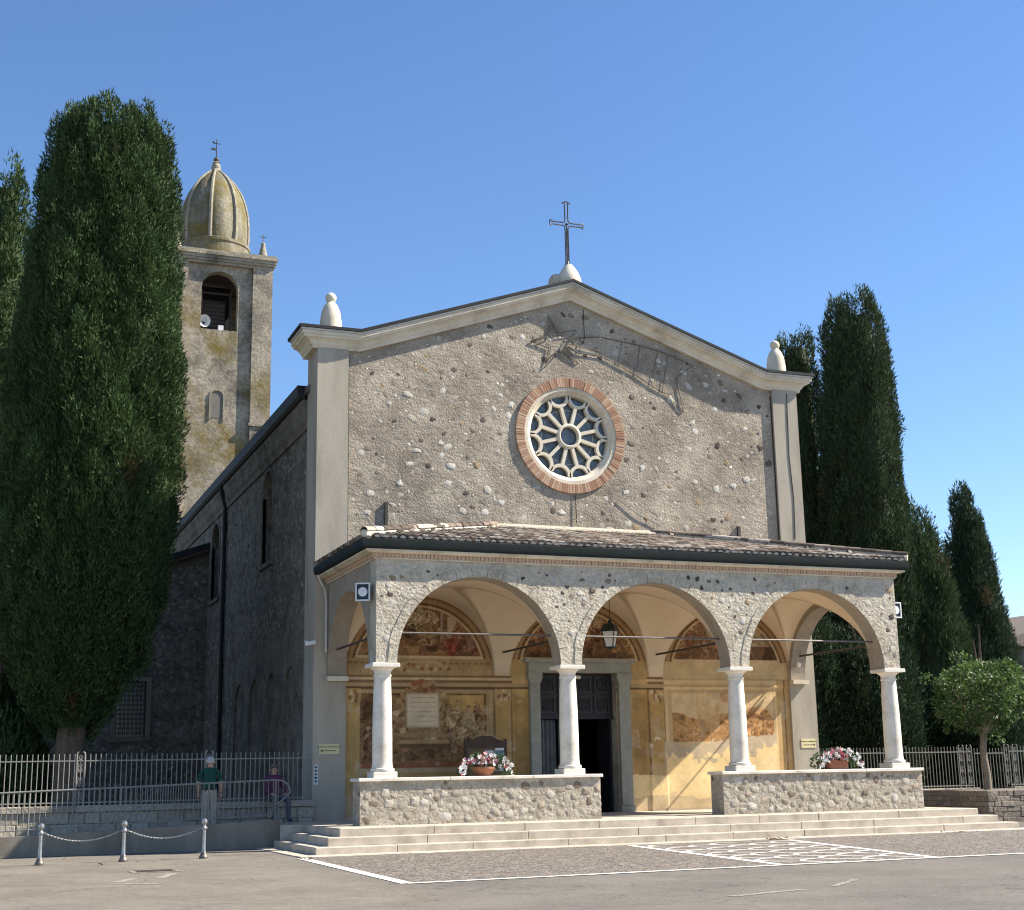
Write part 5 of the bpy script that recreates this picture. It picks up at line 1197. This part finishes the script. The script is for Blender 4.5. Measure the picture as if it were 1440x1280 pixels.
# floodlights and cameras
def flood(loc, rz, lb):
    f = empty('floodlight', loc, lb, 'floodlight', 'floodlights on porch corners', rz)
    MB().box(-.15,.15,.02,.16,-.19,.19).build('housing', MT['metal_dark'], f)
    mb = MB(); mb.box(-.165,.165,-.02,.03,-.205,-.175); mb.box(-.165,.165,-.02,.03,.175,.205); mb.box(-.165,-.135,-.02,.03,-.174,.174); mb.box(.135,.165,-.02,.03,-.174,.174); mb.build('bezel', MT['white'], f)
    MB().box(-.134,.134,.0,.018,-.174,.174).build('glass', mat('flood_glass', [(.012,.018,.03)], 3, .15), f)
    vs = []; o = MB().lathe([(.035,.0),(.05,-.012),(.105,-.006),(.105,.004),(.035,.004)], 24).build('reflector', MT['white'], f, True); o.rotation_euler.x = -math.pi/2; o.rotation_euler.x = math.pi/2; o.location.y = -.004
    MB().box(-.03,.03,.16,.30,-.04,.04).build('bracket', MT['iron'], f)
flood((-7.25,-.02,5.6), -.42, 'square floodlight with round reflector on the outer wall of porch, shaded side'); flood((7.16,-.05,5.54), .1, 'square floodlight with round reflector beyond the porch corner, before cypresses')
def camera_(loc, rz, lb):
    c_ = empty('security_camera', loc, lb, 'camera', 'security cameras', rz); o = MB().lathe([(.03,-.14),(.05,-.12),(.052,.12),(.045,.14)], 14).build('body', MT['white'], c_, True); o.rotation_euler = (R(80), 0, 0)
    MB().tube([(0,.05,0),(0,.1,.05),(0,.16,.05)], .018, 8).build('arm', MT['white'], c_)
camera_((-7.46,4.1,4.82), 1.0, 'white security camera on outer pilaster edge high above the seated person'); camera_((6.62,3.9,4.42), -.6, 'white security camera inside the side arch that opens onto the cypresses')
# flower pots
def flowers(kind, loc, lb, seed, spread):
    p_ = empty('flower_pot', loc, lb, 'flower pot'); r_ = random.Random(seed); rs = np.random.RandomState(seed)
    if kind == 'bowl':
        MB().lathe([(.13,0),(.16,.01),(.22,.07),(.27,.15),(.295,.16),(.295,.20),(.27,.20),(.25,.16)], 28).build('pot', MT['terracotta'], p_, True); h0 = .18
    else:
        mb = MB(); vs = [(-.24,-.09,0),(.24,-.09,0),(.24,.09,0),(-.24,.09,0),(-.28,-.115,.18),(.28,-.115,.18),(.28,.115,.18),(-.28,.115,.18)]
        mb.add(vs, [(0,3,2,1),(4,5,6,7),(0,1,5,4),(1,2,6,5),(2,3,7,6),(3,0,4,7)]); mb.box(-.295,.295,-.13,.13,.181,.215); mb.build('pot', MT['terracotta'], p_); h0 = .2
    nc = 70; ctr = np.stack([rs.uniform(-1,1,nc)*spread, rs.uniform(-1,1,nc)*.2, h0+.02+rs.rand(nc)*.26], 1); ctr[:, 2] -= .22*(abs(ctr[:, 0])/spread)**2
    out = unit(ctr-np.array((0,0,h0))); p, l, w, L_, W_, ci = leaves(ctr, out, 22, np.full(nc,.07), .055, .035, rs, el=(1,1,.8), upb=.2, outb=.5, jit=.7)
    V = np.stack([p, p+l*L_*.5+w*W_*.5, p+l*L_, p+l*L_*.5-w*W_*.5], 1).reshape(-1, 3); F = np.arange(len(V)).reshape(-1, 4)
    np_mesh('leaves', V, F, MT['leaf'], p_, np.repeat(np.array((.045,.085,.025))*rs.uniform(.6,1.4,(len(p),1)), 4, axis=0))
    fm = []
    for c in ((.80,.78,.76),(.62,.16,.19),(.68,.34,.36),(.22,.04,.09)):
        me = bpy.data.meshes.new('flower'); vs = [(0,-.01,0)]; fs = []
        for k in range(5):
            a = 2*math.pi*k/5; 
            for da, q in ((-.5,.034),(0,.05),(.5,.034)): vs.append((q*math.cos(a+da), -.016-.012*(q > .04), q*math.sin(a+da)))
            fs.append((0, 1+3*k, 2+3*k, 3+3*k))
        me.from_pydata(vs, [], fs); me.materials.append(mat('petal', [c], 3, .6, trans=.2)); fm.append(me)
    for k in range(105):
        x = r_.uniform(-1,1)*(spread+.05); wgt = [9,1,1,1] if x > .15 or x < -.3 else [3,2,3,3]
        o = bpy.data.objects.new('flower', r_.choices(fm, wgt)[0]); COL.objects.link(o); o.parent = p_; z = h0+.06+r_.random()*.27-.22*(abs(x)/spread)**2
        o.location = (x, -.14-.12*r_.random()+.1*(z-h0), z); o.rotation_euler = (r_.uniform(-.7,.5), r_.uniform(0,3), r_.uniform(-.7,.7)); q = r_.uniform(.75,1.25); o.scale = (q,q,q)
flowers('bowl', (-4.43,-.08,1.5), 'round terracotta bowl of white and pink flowers on the low wall', 6, .6)
flowers('box', (4.98,-.08,1.5), 'rectangular terracotta planter of white and red flowers on the low wall', 9, .6)

# ------------------------------------------------------------ people
SKIN = mat('skin', [(.40,.24,.17),(.46,.29,.21)], 6, .6)
def cloth(n, a, b): return mat(n, [a, b], 5, .85, .4, 18, fine=.08, bdist=.03)
def person(label, loc, rz, J, edges, slots, region, hair, face_dir, hands, parts=None):
    p_ = empty('person', loc, label, 'person', None, rz)
    names = list(J); me = bpy.data.meshes.new('body'); bm = bmesh.new(); sk = bm.verts.layers.skin.verify(); vs = {}
    for n in names:
        x, y, z, rx, ry = J[n]; v_ = bm.verts.new((x, y, z)); v_[sk].radius = (rx, ry); v_[sk].use_root = (n == 'pelvis'); vs[n] = v_
    for a, b in edges: bm.edges.new((vs[a], vs[b]))
    bm.to_mesh(me); bm.free(); o = bpy.data.objects.new('tmp', me); COL.objects.link(o)
    m1 = o.modifiers.new('s', 'SKIN'); m1.use_smooth_shade = True; m2 = o.modifiers.new('u', 'SUBSURF'); m2.levels = 2; m2.render_levels = 2
    dg = bpy.context.evaluated_depsgraph_get(); bo = bpy.data.meshes.new_from_object(o.evaluated_get(dg)); bpy.data.objects.remove(o)
    bo.materials.clear()
    for m_ in slots: bo.materials.append(m_)
    for f in bo.polygons: f.material_index = region(f.center); f.use_smooth = True
    link('body', bo, p_)
    h = J['head']; hz = h[2]; fd = face_dir
    mb = MB(); vs2 = []; fs2 = []; n, k = 20, 12      # hair cap
    for i in range(n):
        for j in range(k):
            a = 2*math.pi*i/n; t = math.pi*.62*j/(k-1); x = .1*math.sin(t)*math.cos(a); y = .115*math.sin(t)*math.sin(a); z = .118*math.cos(t)
            if y*fd > .02: z = max(z, .045+.1*(y*fd-.02)); 
            vs2.append((h[0]+x, h[1]+y-.012*fd, hz+.012+z))
    for i in range(n):
        for j in range(k-1): fs2.append((i*k+j, ((i+1) % n)*k+j, ((i+1) % n)*k+j+1, i*k+j+1))
    mb.add(vs2, fs2).build('hair', hair, p_, True)
    for s in (-1, 1):
        MB().lathe([(0,-.03),(.016,-.02),(.018,.01),(.0,.03)], 8, (h[0]+s*.098, h[1], hz-.012), cap=False).build('ear', SKIN, p_, True)
        MB().lathe([(0,-.012),(.013,0),(0,.012)], 8, (h[0]+s*.034, h[1]+fd*.098, hz+.005), cap=False).build('eye', MT['signink'], p_)
    MB().tube([(h[0],h[1]+fd*.095,hz+.012),(h[0],h[1]+fd*.122,hz-.03)], [.01,.018], 8).build('nose', SKIN, p_, True); MB().tube([(h[0]-.025,h[1]+fd*.097,hz-.062),(h[0],h[1]+fd*.103,hz-.065),(h[0]+.025,h[1]+fd*.097,hz-.062)], .006, 6).build('mouth', mat('lip', [(.30,.13,.11)], 3, .6), p_)
    for (hx_, hy, hz_), d, side in hands:      # palm and five fingers
        d = Vector(d).normalized(); base = Vector((hx_, hy, hz_)); lat = Vector((0, 1, 0)) if abs(d.z) > .7 else Vector((1, 0, 0)); mb = MB()
        mb.tube([base-d*.02, base+d*.03, base+d*.085], [.028,.036,.030], 8)
        for k_, (o_, l_) in enumerate(((-.028,.062),(-.010,.075),(.009,.07),(.027,.055))):
            st_ = base+d*.075+lat*o_; cur = Vector((-side, 0, 0)) if abs(d.z) > .7 else Vector((0, 0, -1)); mb.tube([st_, st_+d*l_*.5+cur*.006, st_+d*l_+cur*.022], [.0095,.0085,.007], 6)
        th = base+d*.02+lat*(-.032); mb.tube([th, th+d*.035-lat*.018, th+d*.065-lat*.02], [.011,.01,.008], 6); mb.build('hand', SKIN, p_, True)
    return p_
ED = [('pelvis','waist'),('waist','chest'),('chest','nb'),('nb','neck'),('neck','jaw'),('jaw','head'),('head','crown')]
for s in 'lr': ED += [('nb','sh'+s),('sh'+s,'el'+s),('el'+s,'wr'+s),('pelvis','hip'+s),('hip'+s,'kn'+s),('kn'+s,'an'+s),('an'+s,'to'+s)]
J = {'pelvis':(0,0,.93,.155,.115),'waist':(0,0,1.06,.165,.125),'chest':(0,0,1.24,.175,.125),'nb':(0,-.005,1.40,.10,.075),'neck':(0,.005,1.46,.056,.056),'jaw':(0,.025,1.51,.068,.075),'head':(0,.02,1.59,.082,.098),'crown':(0,.012,1.655,.062,.072)}
for s, k in (('l',-1),('r',1)):
    J.update({'sh'+s:(k*.185,-.005,1.365,.075,.07),'el'+s:(k*.25,-.03,1.11,.05,.05),'wr'+s:(k*.255,.05,.88,.033,.033),'hip'+s:(k*.09,0,.86,.105,.105),'kn'+s:(k*.10,.02,.47,.078,.078),'an'+s:(k*.105,-.015,.09,.062,.062),'to'+s:(k*.115,.13,.045,.042,.042)})
shirt = cloth('green_polo', (.008,.05,.036), (.012,.07,.05)); trou = cloth('beige_trousers', (.32,.28,.23), (.40,.355,.30)); belt = mat('belt', [(.02,.018,.016)], 3, .5); shoe = mat('shoe', [(.03,.025,.022)], 3, .5)
def reg1(c):
    if c.z > 1.455: return 0
    if c.z < .085: return 4
    if abs(c.x) > .19 and c.z < 1.15: return 0
    if c.z > .995: return 1
    return 3 if c.z > .95 else 2
person('standing person in green polo and beige trousers, seen from behind on ramp', (-10.08,2.8,.345), -.25, J, ED, [SKIN, shirt, trou, belt, shoe], reg1, mat('white_hair', [(.36,.35,.34),(.46,.45,.44)], 20, .8, .5, 60), 1, [((-.255,.05,.87),(0,.25,-1),-1),((.255,.05,.87),(0,.25,-1),1)])
J = {'pelvis':(0,0,.62,.165,.13),'waist':(0,-.02,.76,.165,.13),'chest':(0,-.03,.93,.175,.13),'nb':(0,-.02,1.08,.10,.075),'neck':(0,-.03,1.13,.055,.055),'jaw':(0,-.055,1.175,.066,.072),'head':(0,-.05,1.25,.08,.095),'crown':(0,-.04,1.31,.06,.07)}
for s, k in (('l',-1),('r',1)):
    J.update({'sh'+s:(k*.18,-.02,1.045,.072,.068),'el'+s:(k*.27,-.08,.80,.055,.055),'wr'+s:(k*.17,-.30,.66,.034,.034),'hip'+s:(k*.09,-.03,.60,.11,.11),'kn'+s:(k*.17,-.44,.56,.08,.08),'an'+s:(k*.20,-.40,.10,.058,.058),'to'+s:(k*.22,-.54,.05,.042,.042)})
jack = cloth('purple_jacket', (.075,.022,.05), (.11,.032,.07)); gtr = cloth('grey_trousers', (.075,.08,.095), (.11,.115,.13)); trn = mat('blue_trainers', [(.03,.045,.10)], 3, .6)
def reg2(c):
    if c.z > 1.13: return 0
    if c.z < .095: return 3
    if c.y < -.25 and c.z > .635 and abs(c.x) > .12 and c.y > -.34: return 0 if c.z < .70 and c.y < -.27 else 1
    if c.z > .66: return 1
    return 2
person('seated person in purple jacket and grey trousers on wall beside pilaster', (-8.42,3.76,.49), .35, J, ED, [SKIN, jack, gtr, trn], reg2, mat('brown_grey_hair', [(.14,.10,.08),(.20,.15,.12)], 20, .8, .5, 60), -1, [((-.17,-.31,.655),(.1,-1,-.1),-1),((.17,-.31,.655),(-.1,-1,-.1),1)])

# dry leaves blown against the bottom step
lme = bpy.data.meshes.new('dry_leaf'); lme.from_pydata([(-.05,0,.0),(0,.025,.012),(.06,0,.006),(0,-.025,.01)], [], [(0,1,2),(0,2,3)]); lme.materials.append(mat('dry_leaf', [(.07,.045,.025),(.12,.08,.04)], 8, .8))
r_ = random.Random(31)
for i in range(46):
    if i < 18: x, y = r_.gauss(1.55,.14), r_.uniform(-2.72,-2.5)
    elif i < 30: x, y = r_.gauss(6.2,.5), r_.uniform(-2.72,-2.5)
    elif i < 38: x, y = r_.uniform(-9.3,-9.0), r_.uniform(-3.5,-2.6)
    else: x, y = r_.uniform(-13.5,-10), r_.uniform(-2.6,1.6)
    o = bpy.data.objects.new('dry_leaf', lme); COL.objects.link(o); o.location = (x, y, .026 if y > -2.6 and x > -9.2 else .012); o.rotation_euler = (r_.uniform(-.3,.3), r_.uniform(-.3,.3), r_.uniform(0,6)); q = r_.uniform(.6,1.5); o.scale = (q,q,q)
    tag(o, ['dry brown leaf in the heap against bottom step by the scallop carpet','dry brown leaf under the bottom step towards the planter','dry brown leaf on the stone strip at the steps corner','dry brown leaf on bare asphalt near the bollards'][0 if i < 18 else 1 if i < 30 else 2 if i < 38 else 3], 'leaf', 'fallen leaves')
